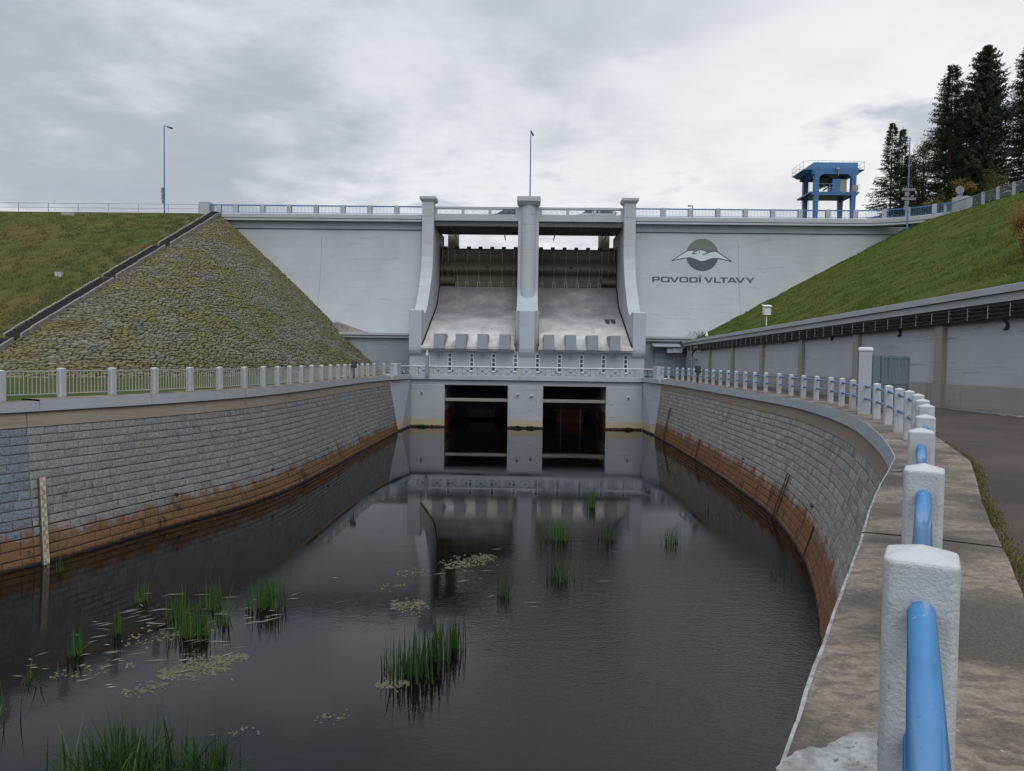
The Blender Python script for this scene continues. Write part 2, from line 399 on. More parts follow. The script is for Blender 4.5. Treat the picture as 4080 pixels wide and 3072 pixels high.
# ------------------------------------------------------------------ camera, sky, sun
cam = bpy.data.cameras.new('camera'); cam.sensor_width = 36; cam.lens = 36*1580/2212; cam.clip_end = 6000; cam.clip_start = .05
co = bpy.data.objects.new('camera', cam); col.objects.link(co)
co.matrix_world = Matrix.Translation((0,0,1.66)) @ Matrix.Rotation(R(1.222),4,'Z') @ Matrix.Rotation(R(90-2.08),4,'X') @ Matrix.Rotation(.0137,4,'Z')
sc.camera = co
SUN_EL, SUN_AZ = R(55), R(165)     # azimuth clockwise from +Y
w = bpy.data.worlds.new('World'); sc.world = w; w.use_nodes = True
wt = w.node_tree; wt.nodes.clear()
class WN(NT):
    def __init__(s): s.t = wt; s.pos = None
t = WN()
D = t.n('ShaderNodeTexCoord').outputs['Generated']
d = t.sep(D)
sky = t.n('ShaderNodeTexSky', _sky_type='NISHITA', _sun_disc=False, _sun_elevation=SUN_EL, _sun_rotation=SUN_AZ, _air_density=1.0, _dust_density=2.0, _ozone_density=1.0)
el = t.math('MAXIMUM', d[2], 0.0)
inv = t.math('DIVIDE', 1.0, t.math('ADD', el, .10))
cp = t.n('ShaderNodeCombineXYZ', X=t.math('MULTIPLY', d[0], inv), Y=t.math('MULTIPLY', d[1], inv), Z=0.0).outputs[0]
big = t.noise(.80, 5, t.map(1, 1, 1, cp, (3.3, 1.2, 0)), .50, .35)
mid = t.noise(2.3, 7, t.map(1, .8, 1, cp, (1.7, 4.4, 2.0)), .56, .3)
# a patch of thin bright cloud towards the upper right
gd = Vector((math.sin(R(27))*math.cos(R(18)), math.cos(R(27))*math.cos(R(18)), math.sin(R(18))))
dot = t.n('ShaderNodeVectorMath', _operation='DOT_PRODUCT', i0=D, i1=gd).outputs['Value']
glow = t.math('POWER', t.math('MAXIMUM', dot, 0.0), 16.0)
cover = t.math('ADD', t.math('MULTIPLY', big, .60), t.math('MULTIPLY', mid, .40))
cover = t.math('SUBTRACT', cover, t.math('ADD', t.math('MULTIPLY', glow, .07), t.math('MULTIPLY', t.math('POWER', t.math('MAXIMUM', dot, 0.0), 5.0), .05)))
cover = t.math('ADD', cover, .018)
lowdark = t.math('MULTIPLY', t.ramp(d[2], .27, .03), .05)
cover = t.math('ADD', cover, t.math('MULTIPLY', lowdark, .6))
k = t.mix(t.ramp(cover, .43, .575), (.86,.895,.95), (.56,.61,.69))
k = t.mix(t.math('MULTIPLY', t.ramp(t.noise(4.2, 6, t.map(.8,1,1,cp,(8,2,1)), .58, .3), .45, .72), t.math('ADD', .18, t.math('MULTIPLY', t.ramp(d[2], .22, .06), .45))), k, (.47,.515,.60))
k = t.mix(t.math('MULTIPLY', t.ramp(cover, .47, .38), t.ramp(d[2], .5, .08)), k, (1.08,1.10,1.13))
k = t.mix(t.math('MULTIPLY', glow, .55), k, (1.22,1.22,1.22))
k = t.mix(t.math('MULTIPLY', t.ramp(d[2], .34, .6), .25), k, (.60,.74,.98))
gain = t.math('ADD', .82, t.math('ADD', t.math('MULTIPLY', t.ramp(d[2], .48, .95), .7), t.math('MULTIPLY', t.ramp(d[1], .15, -.7), .55)))   # brightest overhead like overcast; brightness added behind the camera to light the dam face
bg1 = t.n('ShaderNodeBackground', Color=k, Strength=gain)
bg2 = t.n('ShaderNodeBackground', Color=sky.outputs[0], Strength=.08)
gap = t.math('MULTIPLY', t.ramp(cover, .40, .30), .5)
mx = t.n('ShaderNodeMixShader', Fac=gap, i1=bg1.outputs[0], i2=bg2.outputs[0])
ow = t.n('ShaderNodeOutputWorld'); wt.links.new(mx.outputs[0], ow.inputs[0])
sl = bpy.data.lights.new('sun', 'SUN'); sl.energy = 1.1; sl.angle = R(45); sl.color = (1, .96, .90)
so = bpy.data.objects.new('sun', sl); col.objects.link(so)
sdir = Vector((math.sin(SUN_AZ)*math.cos(SUN_EL), math.cos(SUN_AZ)*math.cos(SUN_EL), math.sin(SUN_EL)))
so.rotation_euler = sdir.to_track_quat('Z', 'Y').to_euler()
sc.view_settings.view_transform = 'Standard'; sc.view_settings.look = 'None'; sc.view_settings.exposure = 0.0; sc.view_settings.gamma = 1
sc.cycles.max_bounces = 6; sc.cycles.caustics_reflective = False; sc.cycles.caustics_refractive = False
sc.cycles.sample_clamp_indirect = 6

# ------------------------------------------------------------------ basin lines: (coping edge x,y , foot of the wall at the water x,y)
LEFT = cr([(-24.5,12,-21.8,10.2),(-21.3,17.6,-18.9,16.2),(-17.85,24.4,-16.05,22.3),(-17.0,26.3,-15.4,23.9),(-15.6,29.6,-14.2,28.2),
           (-14.5,33.3,-12.8,32.6),(-13.75,37.4,-12.15,37.2),(-13.4,44,-11.95,44),(-13.4,52,-11.95,52),(-13.25,60,-11.93,60),(-12.6,67,-11.84,67)], 8)
RIGHT = cr([(-4.6,-9,-5.6,-8.4),(-1.3,-1.9,-2.3,-1.4),(1.02,2.9,.1,3.4),(2.93,6.5,2.0,7.0),(4.35,9.2,3.4,9.7),(6.0,12.15,5.0,12.65),(6.9,13.9,5.85,14.4),
            (8.76,18.6,7.75,19.2),(10.67,24.5,9.55,25.0),(12.0,31,10.8,31.4),(12.5,35.7,11.2,36),(12.62,45,11.6,45.2),(12.6,56,11.72,56),(12.45,63,11.68,63),(12.1,67,11.64,67)], 8)
def offset(line, o):
    """curve of (x,y) moved sideways by o (to the right of travel)"""
    out = []
    for i in range(len(line)):
        a = Vector(line[max(i-1,0)][:2]); b = Vector(line[min(i+1,len(line)-1)][:2]); t_ = (b-a).normalized()
        out.append((line[i][0] + t_.y*o, line[i][1] - t_.x*o))
    return out

# ------------------------------------------------------------------ ground, water
b = MB(); b.grid([[(-2500,-2500,-7.5),(2500,-2500,-7.5)],[(-2500,2500,-7.5),(2500,2500,-7.5)]]); struct(b.build('ground', M['turf']))
b = MB(); b.grid([[(-60,-60,WATER),(60,-60,WATER)],[(-60,87.5,WATER),(60,87.5,WATER)]]); struct(b.build('water', M['water'], fix=False))
b = MB(); Li = offset(LEFT, -1.02)
b.grid([[(p[0],p[1],-.035), (p[0]-2,p[1],.0), (p[0]-6,p[1],.03), (-240,p[1],.05)] for p in Li] + [[(-13.7,81.2,-.035),(-15,81.2,0),(-19,81.2,.03),(-240,81.2,.05)]])
struct(b.build('grass_strip', M['turf'], fix=False))
b = MB(); Ri = offset(RIGHT, 1.18)
b.grid([[(p[0],p[1],-.06), (17.6,p[1],-.05)] for p in Ri] + [[(12.0,81.2,-.05),(17.6,81.2,-.05)]])
b.grid([[(17.6,-9,-.05),(60,-9,-.05)],[(17.6,24.5,-.05),(60,24.5,-.05)]])
struct(b.build('asphalt_yard', M['asphalt'], fix=False))
# cobbles along the foot of the side wall
b = MB()
for r_ in range(5):
    y = 10
    while y < 60:
        l_ = random.uniform(.16,.26); x0 = 16.25 + r_*.19
        b.box(x0, x0+.175, y, y+l_-.02, -.08, -.03+random.uniform(0,.015), (random.random(),)*3); y += l_
t = NT('cobbles'); ti = t.n('ShaderNodeSeparateColor', Color=t.tint()).outputs
M['cobble'] = t.out(t.mix(ti[0], (.11,.105,.10), (.22,.21,.19)), .9)
struct(b.build('cobble_strip', M['cobble']))

# ------------------------------------------------------------------ stone retaining walls
def wall(name, label, line, side, mats, joints, pipes=()):
    """line: stations; side +1 when the basin lies to the right of travel"""
    t_ = thing(name, label, 'retaining wall', (*line[len(line)//2][:2], 0))
    N = len(line)
    S = [0]
    for i in range(1, N): S.append(S[-1] + (Vector(line[i][2:])-Vector(line[i-1][2:])).length)
    face = []     # top of the wall face lies .15 m inside the coping edge
    off = offset(line, -.15*side)
    for i in range(N): face.append((off[i][0], off[i][1], line[i][2], line[i][3]))
    def at(s, z, out=0.0):
        s = max(0, min(S[-1]-1e-4, s)); i = 0
        lo, hi = 0, N-1
        while hi-lo > 1:
            m_ = (lo+hi)//2
            if S[m_] <= s: lo = m_
            else: hi = m_
        f = (s-S[lo])/(S[lo+1]-S[lo]); q = lerp(face[lo], face[lo+1], f)
        v = (z+.42)/(WATER+.42)
        tx, ty = face[lo+1][2]-face[lo][2], face[lo+1][3]-face[lo][3]; l = math.hypot(tx, ty); nx, ny = ty/l*side, -tx/l*side
        return (q[0]+(q[2]-q[0])*v + nx*out, q[1]+(q[3]-q[1])*v + ny*out, z)
    steps = [S[-1]*i/220 for i in range(221)]
    # mortar bed behind the blocks
    b = MB(); b.grid([[at(s, z, -.018) for z in (-.41, -.9, -2, -3, -4.2, -5.8)] for s in steps]); b.build('mortar', M['mortar'], t_, fix=False)
    # blocks
    b = MB(); z = -.95; row = 0
    jl = sorted(joints)
    while z > -5.45:
        h = .285; s = -random.uniform(0, .4)
        edges = jl + [S[-1]]; ei = 0
        while s < S[-1]:
            wd = random.choice((.34,.42,.48,.55,.62,.72))*random.uniform(.9,1.1)
            while ei < len(edges)-1 and edges[ei] <= s+.02: ei += 1
            e_ = edges[ei]; brk = False
            if s + wd > e_ - .2: wd = e_ - s; brk = True
            g = .006; s0, s1, z0, z1 = s+g, s+wd-g, z-h+.014, z-.013
            j = lambda: random.uniform(-.008,.008)
            o1 = random.uniform(-.004,.010); bv = .012
            c = (min(1, max(0, random.gauss(.5,.24))), random.random(), random.random())
            q = [(s0+j(),z0+j()),(s1+j(),z0+j()),(s1+j(),z1+j()),(s0+j(),z1+j())]
            ms, mz = (s0+s1)/2, (z0+z1)/2
            vs = [at(a, zz, -.03) for a, zz in q] + [at(a+(bv if a<ms else -bv), zz+(bv if zz<mz else -bv), o1+random.uniform(-.004,.008)) for a, zz in q]
            # rock face: four inner points
            vs += [at(a+((s1-s0)*.27 if a<ms else -(s1-s0)*.27), zz+(.085 if zz<mz else -.085), o1+random.uniform(.002,.020)) for a, zz in q]
            b.m = 1 if (name == 'left_basin_wall' and s < jl[0]-.01) else 0
            b.add(vs, [(0,1,5,4),(1,2,6,5),(2,3,7,6),(3,0,4,7),(4,5,9,8),(5,6,10,9),(6,7,11,10),(7,4,8,11),(8,9,10,11)], c)
            s += wd
            if brk and e_ >= S[-1]: break
        z -= h; row += 1
    fb = b.build('stone_face', mats, t_, fix=False)
    # bare concrete band under the coping
    b = MB()
    prev = 0
    for e_ in jl + [S[-1]]:
        ss = [prev + .008 + (e_-prev-.016)*i/40 for i in range(41)]
        b.grid([[at(s, -.40, -.05), at(s, -.40, .035), at(s, -.66, .035), at(s, -.945, .035), at(s, -.945, -.05)] for s in ss]); prev = e_
    b.build('concrete_band', M['band'], t_, fix=False)
    for s, z in pipes:
        b = MB(); a = at(s, z, -.02); c = at(s, z, .10); b.tube([a, c], .065, 12); b.m = 1
        a2 = at(s, z, .102); c2 = at(s, z, .106); b.tube([a2, c2], .05, 12)
        b.build('drain_pipe', [M['dkmetal'], M['black']], t_)
    return t_, at, S, off
def coping(t_, line, side, width, joints, white_from=None):
    N = len(line); inn = offset(line, -width*side)
    S = [0]
    for i in range(1, N): S.append(S[-1] + (Vector(line[i][:2])-Vector(line[i-1][:2])).length)
    def pt(lst, s):
        s = max(0, min(S[-1]-1e-4, s)); i = max(k_ for k_ in range(N-1) if S[k_] <= s); f = (s-S[i])/(S[i+1]-S[i])
        return lerp(lst[i][:2], lst[i+1][:2], f)
    ms = offset(line, -.17*side); bk = offset(line, -.30*side)
    prev = 0; b = MB(); fr = MB(); we = MB()
    for e_ in sorted(joints) + [S[-1]]:
        n = max(3, int((e_-prev)/.35)); ss = [prev+.006+(e_-prev-.012)*i/n for i in range(n+1)]
        dz = random.uniform(-.012, .004) - (.07 if side > 0 and e_ < 15.4 else 0)
        row_t = []; row_f = []; row_w = []
        for i_, s in enumerate(ss):
            wob = .012*fbm((s*1.7, 3.1*side, 0)) + .006*fbm((s*9, 1, 0))
            o = pt(line, s); m_ = pt(ms, s); q = pt(inn, s); bb = pt(bk, s)
            ex = (o[0]+(m_[0]-o[0])*wob*6, o[1]+(m_[1]-o[1])*wob*6)
            row_t.append([(*ex, dz-.012), (*lerp(ex, m_, .2), dz+.0), (*lerp(o, q, .5), dz+.012), (*lerp(o, q, 1+wob*1.5), dz+.004), (*lerp(o, q, 1+wob*1.5), -.3)])
            wl = .12 + .14*max(0, fbm((s*2.3, 5.5*side, 1))+.3) + .05*fbm((s*14, 2, 0)); row_w.append([(*ex, dz-.008), (*lerp(ex, m_, min(1, wl)), dz-.004)])
            row_f.append([(*bb, -.42), (*ex, -.42), (*ex, dz-.0125)])
        b.grid(row_t); fr.grid(row_f); we.grid(row_w)
        prev = e_
    b.build('coping_slab', M['slab'], t_, fix=False); fr.build('coping_face', M['coping'], t_, fix=False); we.build('painted_edge', M['old_paint'], t_, fix=False)

tL, atL, SL, _ = wall('left_basin_wall', 'grey granite block wall of the left bank, rust coloured along the water', LEFT, 1,
                      [M['stoneL'], M['stoneB']], [14.12, 23.6, 33, 43, 54], [(20.5,-4.05),(27.6,-4.0),(36.5,-4.0),(47,-4.0)])
coping(tL, LEFT, 1, 1.0, [3, 7.4, 11, 15.35, 20, 24.5, 29, 34, 39, 44, 49, 54, 58])
tR, atR, SR, _ = wall('right_basin_wall', 'curved granite block wall of the right bank with a red rust band at the water', RIGHT, -1,
                      [M['stoneR']], [10, 22, 35, 46, 57, 68], [(38.5,-3.5),(52,-3.6),(70.5,-3.0),(73.5,-2.8)])
coping(tR, RIGHT, -1, 1.16, [5.2, 9.4, 13.7, 18.1, 23.3, 28, 33, 38, 43, 48, 53, 58, 63, 68, 73])
for (x, y, rx, ry, an, sd_) in ((1.30,3.0,.34,.17,.6,3),(5.95,11.45,.30,.06,.1,8)):
    r2 = random.Random(sd_); b = MB(); pts = []
    for q in range(40):
        a = q*2*math.pi/40; k2 = .85+.45*noise.noise(Vector((math.cos(a)*1.6, math.sin(a)*1.6, sd_*3.7)))+r2.uniform(-.06,.06); u, v = rx*math.cos(a)*k2, ry*math.sin(a)*k2
        pts.append((x+u*math.cos(an)-v*math.sin(an), y+u*math.sin(an)+v*math.cos(an), .019))
    b.add(pts, [tuple(range(40))]); b.build('paint_patch', M['old_paint'], tR, fix=False)
# rusty rungs and dark drips on the right wall
def ladder(s, z0, z1, label, wd=.45):
    g = thing('wall_ladder', label, 'ladder', atR(s, WATER, .1), 'rusty ladders on the right basin wall')
    for ds in (0, wd):
        b = MB(); b.tube([atR(s+ds, z0, .10), atR(s+ds, z1, .10)], .028, 6); b.build('rail', M['rust_dark'], g)
    z = z1-.15
    while z > z0+.1:
        b = MB(); b.tube([atR(s, z, .10), atR(s+wd, z, .10)], .016, 6); b.build('rung', M['rust_dark'], g); z -= .32
ladder(74.0, WATER-.3, -2.35, 'rusty iron ladder on the right wall beside the grey wing wall')
ladder(43.6, WATER-.3, -3.15, 'short rusty ladder in the middle of the curved right wall')
for s, z1, lab in ((62.5, -3.7, 'thin rusty pole standing at the right wall beyond the middle ladder'), (36.8, -3.9, 'thin rusty pole at the foot of the nearest visible stretch of right wall')):
    b = MB(); b.tube([atR(s, WATER-.3, .1), atR(s, z1, .1)], .035, 6); o = b.build('mooring_pole', M['rust_dark']); tag(o, lab, 'pole', 'rusty poles at the right basin wall')

# water gauge lying on the left wall
b = MB(); p0 = Vector(atL(14.33, WATER-.25, .09)); p1 = Vector(atL(14.33, -2.62, .09)); e1 = (Vector(atL(14.48, -3, .09)) - Vector(atL(14.33, -3, .09)))
g = thing('water_gauge', 'long yellowish staff gauge with black graduations leaning on the left wall', 'gauge', tuple(p0))
nn = (p1-p0).cross(e1).normalized()
if nn.x < 0: nn = -nn
def gp(u, v, o): return p0 + (p1-p0)*v + e1*u + nn*o
def gbox(b, u0, u1, v0, v1, o0, o1):
    vs = [gp(u0,v0,o0),gp(u1,v0,o0),gp(u1,v1,o0),gp(u0,v1,o0),gp(u0,v0,o1),gp(u1,v0,o1),gp(u1,v1,o1),gp(u0,v1,o1)]
    b.add(vs, [(0,3,2,1),(4,5,6,7),(0,1,5,4),(1,2,6,5),(2,3,7,6),(3,0,4,7)])
gbox(b, 0, 1, 0, 1, 0, .03); b.build('board', m_plain('gauge_board', (.33,.29,.18), .6, 0, .3, 4), g)
b = MB(); gbox(b, -.22, -.02, 0, 1, -.05, .02); b.build('backing_rail', M['dkmetal'], g)
b = MB(); n = 105
for i in range(n):
    v = i/n
    u0, u1 = ((.10, .52) if (i//5) % 2 == 0 else (.48, .90)) if i % 5 else (.10, .90)
    gbox(b, u0, u1, v, v+.38/n, .031, .033)
b.build('graduations', M['rust_dark'], g)

# ------------------------------------------------------------------ right quay railing
def fence_post(h=1.1, wd=.245):
    b = MB(); a = wd/2; e = .02
    poly = [(-a+e,-a),(a-e,-a),(a,-a+e),(a,a-e),(a-e,a),(-a+e,a),(-a,a-e),(-a,-a+e)]
    n = 8; rings = [(z, 1.0) for z in (-.05, .3, .6, .9, h-.05)] + [(h-.034, .985)]
    vs = [(p[0]*k, p[1]*k, z) for z, k in rings for p in poly]
    fs = [(i*n+q, i*n+(q+1) % n, (i+1)*n+(q+1) % n, (i+1)*n+q) for i in range(len(rings)-1) for q in range(n)]
    vs.append((0,0,h)); fs += [((len(rings)-1)*n+q, (len(rings)-1)*n+(q+1) % n, len(vs)-1) for q in range(n)]
    b.add(vs, fs); return b
RP = [(.17,.22),(1.23,2.27),(2.29,4.24),(3.53,6.6),(4.62,8.56),(5.66,10.5),(6.53,12.2),(7.47,14.15),(8.3,16.05),(9.05,18.0),(9.8,20.05),(10.48,22.15),
      (11.09,24.3),(11.68,26.5),(12.13,28.5),(12.55,30.55),(12.88,32.9),(13.0,34.75),(13.05,36.5),(13.1,38.4),(13.12,40.6),(13.14,42.6),
      (13.15,44.55),(13.16,46.5),(13.17,48.4),(13.17,50.3),(13.17,52.3),(13.17,54.2),(13.16,56.1),(13.15,58.1),(13.12,60.0),(13.07,62.0),(13.0,64.0),(12.8,66.8)]
rail = thing('quay_railing', 'white concrete post railing with two blue pipes along the right bank', 'railing', (12, 30, 0))
rail_mb = fence_post(wd=.205); pm = None
for i, (x, y) in enumerate(RP):
    if i == 12: continue
    if pm is None:
        pm = rail_mb.build('post', M['post'], rail, local=True, bevel=.009); po = pm
    else:
        po = pm.copy(); col.objects.link(po); po.parent = rail
    j = i if i < len(RP)-1 else i-1
    d_ = Vector(RP[j+1])-Vector(RP[j]); po.location = (x-12, y-30, random.uniform(-.012,.012)); po.rotation_euler = (random.uniform(-.01,.01), random.uniform(-.01,.01), math.atan2(d_.y, d_.x)+random.uniform(-.05,.05))
END_R = (12.25, 68.9)
for i in range(len(RP)):
    a = Vector((*RP[i], 0)); c = Vector((*(RP[i+1] if i+1 < len(RP) else END_R), 0)); d_ = (c-a).normalized()
    for z in (.92, .53):
        b = MB(); b.tube([a+d_*.1+Vector((0,0,z)), (a+c)/2+Vector((0,0,z-.004)), c-d_*.1+Vector((0,0,z))], .0375, 16); b.build('rail', M['rail_blue'], rail, smooth=True, fix=False)
# gate pillar and open gate leaf
x, y = RP[12]
gp_ = thing('gate_pillar', 'tall white square gate pillar standing in the line of the blue railing', 'pillar', (x,y,0))
b = MB(); b.obox((x,y), (.5,1), .38, .38, -.05, 2.06); b.build('shaft', M['coping'], gp_, bevel=.02)
b = MB(); b.obox((x,y), (.5,1), .44, .44, 2.06, 2.20); b.build('cap', M['white'], gp_, bevel=.05, seg=3)
gt = thing('yard_gate', 'grey steel barred gate leaf standing open behind the tall white pillar', 'gate', (11.75,24.9,0))
b = MB(); b.box(11.55,11.78,24.75,24.9,-.06,1.98); b.build('hinge_post', M['gate_grey'], gt, bevel=.01)
g0, g1 = Vector((11.88,24.85)), Vector((13.42,26.1)); gd_ = (g1-g0).normalized()
b = MB()
for q in (g0, g0+(g1-g0)*.28, g1): b.obox(q, gd_, .09, .06, .10, 1.93)
for z0, z1 in ((1.86,1.94),(.98,1.18),(.10,.18)): b.obox((g0+g1)/2, gd_, (g1-g0).length, .05, z0, z1)
b.build('leaf_frame', M['gate_grey'], gt)
b = MB()
for i in range(1, 19):
    if abs(i/19-.28) < .02: continue
    b.obox(g0+(g1-g0)*i/19, gd_, .032, .025, .15, 1.90)
b.build('bars', M['gate_grey'], gt)
b = MB(); b.obox(g1+gd_*.07, gd_, .12, .03, 1.70, 1.76); b.build('latch', M['gate_grey'], gt)

# moss and weeds in the joint between slab and asphalt
b = MB(); edge = offset(RIGHT, 1.19); SS = 0
for i in range(len(edge)-1):
    a, c = Vector(edge[i]), Vector(edge[i+1]); L = (c-a).length
    if not (1 < a.y < 40): continue
    for k_ in range(int(L*(700 if a.y < 14 else 200))):
        f = random.random(); p = a.lerp(c, f)
        dens = noise.noise(Vector((p.x*1.1, p.y*1.1, 0)))*.5+.5
        if random.random() > dens*1.7-.28: continue
        p = p + Vector((random.gauss(.03,.06), random.gauss(0,.03))); h = random.uniform(.008,.03)*(1+2.2*max(0,dens-.6))
        an = random.uniform(0, 6.3); dx, dy = math.cos(an)*.006, math.sin(an)*.006; lx, ly = random.gauss(0,h*.9), random.gauss(0,h*.9)
        b.add([(p.x-dx,p.y-dy,-.062),(p.x+dx,p.y+dy,-.062),(p.x+lx,p.y+ly,-.05+h)], [(0,1,2)], (random.random(),)*3)
tag(b.build('moss', M['moss'], fix=False), 'green and brown moss growing along the slab edge beside the asphalt', 'moss', kind='stuff')

# ------------------------------------------------------------------ left quay railing
LP = [(-20.6,20.4),(-18.3,25.0),(-17.45,27.0),(-16.65,28.95),(-15.93,30.9),(-15.3,32.8),(-14.75,34.7),(-14.25,36.5),(-13.95,38.3),(-13.85,40.2),(-13.83,42.2),(-13.83,44.4),
      (-13.85,46.6),(-13.86,48.9),(-13.86,51.1),(-13.86,53.2),(-13.85,55.1),(-13.84,57.0),(-13.82,58.9),(-13.8,60.7),(-13.75,62.6),(-13.65,64.6),(-13.2,66.8)]
END_L = (-12.45,68.8)
lr = thing('bank_railing', 'white concrete posts with grey barred panels along the left bank', 'railing', (-14, 45, 0))
pm2 = None
for i, (x, y) in enumerate(LP):
    if pm2 is None: pm2 = fence_post().build('post', M['post'], lr, local=True, bevel=.009); po = pm2
    else: po = pm2.copy(); col.objects.link(po)
    po.parent = lr; j = min(i, len(LP)-2); d_ = Vector(LP[j+1])-Vector(LP[j])
    po.location = (x+14, y-45, -.06 if i < 2 else random.uniform(-.01,.01)); po.rotation_euler = (0, 0, math.atan2(d_.y, d_.x))
for i in range(len(LP)):
    a = Vector(LP[i]); c = Vector(LP[i+1] if i+1 < len(LP) else END_L); d_ = (c-a).normalized(); a2 = a+d_*.17; c2 = c-d_*.17; L = (c2-a2).length; b = MB()
    mid_ = (a2+c2)/2
    for z0, z1 in ((.965,1.005),(.13,.165)): b.obox(mid_, d_, L, .035, z0, z1)
    for q in (a2, c2): b.obox(q, d_, .035, .035, .12, 1.0)
    n = max(6, int(L/.145))
    for k_ in range(1, n): b.obox(a2.lerp(c2, k_/n), d_, .02, .02, .15, .98)
    b.build('bar_panel', M['fence_metal'], lr, fix=False)
# black floodlights standing on the posts
for (x, y), lab in (((-13.55,56.95), 'small black floodlight on a short stand at the left barred railing'), ((12.95,56.2), 'small black floodlight on a short stand at the right blue pipe railing')):
    f = thing('floodlight', lab, 'floodlight', (x,y,0), 'black floodlights at the railings')
    b = MB(); b.cyl(x, y-.2, -.0, .78, .05, 8); b.build('stand', M['dkmetal'], f)
    b = MB(); b.box(x-.2,x+.2,y-.32,y-.08,.80,1.32); b.build('lamp_head', M['cable'], f, bevel=.03)
    b = MB(); b.box(x-.14,x+.14,y-.335,y-.323,.88,1.25); b.build('lens', M['glass'], f)
# ------------------------------------------------------------------ the dam
def faceY(z): return 85.15 - 2.9*max(0.0, (16.4-z)/12.2)**2.2
dam = thing('dam', 'white concrete dam with two spillway bays, three piers and painted bird emblem', 'dam', (AX, 85, 0))
HW, PO = 10.88, 12.2            # inner and outer side of the side piers
zs = [16.4 - i*.2 for i in range(68)]
for x0, x1 in ((-46, AX-PO+.3), (AX+PO-.3, 52)):
    b = MB(); prof = [(faceY(z), z) for z in zs] + [(95.5, zs[-1]), (95.5, 16.4)]
    b.prism_x(prof, x0, x1); b.build('face_wall', M['dam'], dam)
    b = MB(); b.box(x0, x1, 85.0, 95.4, 16.46, 17.3); b.build('frieze', M['lower'], dam)  # darker paint puts the cornice's shade into the frieze colour
    b = MB(); b.box(x0, x1, 85.2, 95.3, 16.40, 16.46); b.build('groove', M['black'], dam)
# upright construction joints down the face
for x, za, zb in ((-24.2, 15.6, 5), (24.0, 15.2, 4.2), (-34.3, 16.3, 13)):
    b = MB(); row = []
    z = za
    while z > zb:
        xx = x + .06*fbm((z*.8, x, 0)); row.append([(xx-.022, faceY(z)-.012, z), (xx+.022, faceY(z)-.012, z)]); z -= .2
    b.grid(row); b.build('joint_line', M['seam'], dam)
# cornice with a groove, curving towards the valley at its right end
CURVE = cr([(12.05,84.45),(25,84.45),(36.5,84.40),(39.8,83.9),(42.2,82.8),(44.2,80.9),(45.4,79.0)], 8)
CURVE = [p for p in CURVE]
def cornice(line, side=1):
    prof = [(1.0,17.3),(.05,17.3),(.05,17.52),(.14,17.52),(.14,17.60),(.0,17.60),(.0,18.02),(.12,18.12),(1.0,18.12)]
    b = MB(); offs = {o: offset(line, -o) for o in set(q[0] for q in prof)}
    rows = [[(*offs[o][i], z) for o, z in prof] for i in range(len(line))]
    b.grid(rows); b.add(rows[0], [tuple(range(len(prof)))]); b.add(rows[-1], [tuple(range(len(prof)))]); return b
def flip(line): return [(p[0], p[1]) for p in line]
cornice([(p[0], p[1]) for p in CURVE]).build('cornice', M['trim'], dam)
cornice([(-38.0,84.45),(-30,84.45),(-20,84.45),(AX-PO+.05,84.45)]).build('cornice', M['trim'], dam)
b = MB(); b.box(-60, 60, 85.45, 95.6, 17.85, 18.1); struct(b.build('crest_road', M['asphalt']))
# piers
PROF = [(84.1,19.55),(84.1,14.6),(83.95,13.2),(83.55,11.9),(82.9,10.7),(82.0,9.6),(81.0,8.5),(80.0,7.5),(79.2,6.9),(78.5,6.58),(77.9,6.46),(77.3,6.5),(76.8,6.66),(76.45,6.72),
        (75.5,6.58),(75.5,2.75),(75.56,2.42),(75.72,2.12),(75.98,1.9),(76.35,1.8),(95,1.8),(95,17.25),(85.7,17.25),(85.7,19.55)]
for s in (-1, 1):
    xa, xb = sorted((AX+s*HW, AX+s*PO))
    b = MB(); b.prism_x(PROF, xa, xb); p = b.build('pier', M['pier'], dam, bevel=.05)
    b = MB(); b.frustum((xa-.05,xb+.05,84.05,85.75),(xa-.28,xb+.28,83.82,85.98),19.55,19.8); b.box(xa-.28,xb+.28,83.82,85.98,19.8,20.08); b.build('cap', M['pier'], p)
    b = MB(); b.box(xa+.2, xb-.2, 84.075, 84.1, 17.9, 19.3); b.build('panel', M['trim'], p)
    # upstream column beside the gate
    b = MB(); b.box(AX+s*10.1-.45, AX+s*10.1+.45, 96.2, 97.2, 10, 18.6); b.box(AX+s*10.1+.5, AX+s*10.1+.95, 96.4, 97.0, 10, 18.4) if s < 0 else b.box(AX+s*10.1-.95, AX+s*10.1-.5, 96.4, 97.0, 10, 18.4); b.build('column', M['beige'], dam)
CH = 1.19
PC = [(84.65,19.3),(84.65,9.6),(84.35,8.9),(83.6,8.3),(82.3,7.7),(80.9,7.2),(79.6,6.8),(78.6,6.55),(77.9,6.46),(77.3,6.5),(76.9,6.62),(76.55,6.7),(76.55,2.1),(76.8,1.8),(95,1.8),(95,19.0),(85.7,19.3)]
b = MB(); b.prism_x(PC, AX-CH, AX+CH); pc = b.build('pier', M['pier'], dam, bevel=.05)
b = MB()   # tapered snout of the centre pier
pr = [(76.6,6.72,1.12),(75.5,6.6,.76),(75.5,2.75,.76),(75.6,2.35,.78),(75.85,2.0,.84),(76.25,1.82,1.0),(76.6,1.8,1.12)]
n = len(pr); b.add([(AX-h,y,z) for y,z,h in pr]+[(AX+h,y,z) for y,z,h in pr], [(i,(i+1)%n,n+(i+1)%n,n+i) for i in range(n)]+[tuple(range(n))[::-1],tuple(range(n,2*n))])
b.build('snout', M['pier'], pc)
b = MB()
for i_ in range(1): b.cyl(AX, 84.95, 8.0, 19.45, .93, 40)
b.build('round_nose', M['pier'], pc, smooth=False)
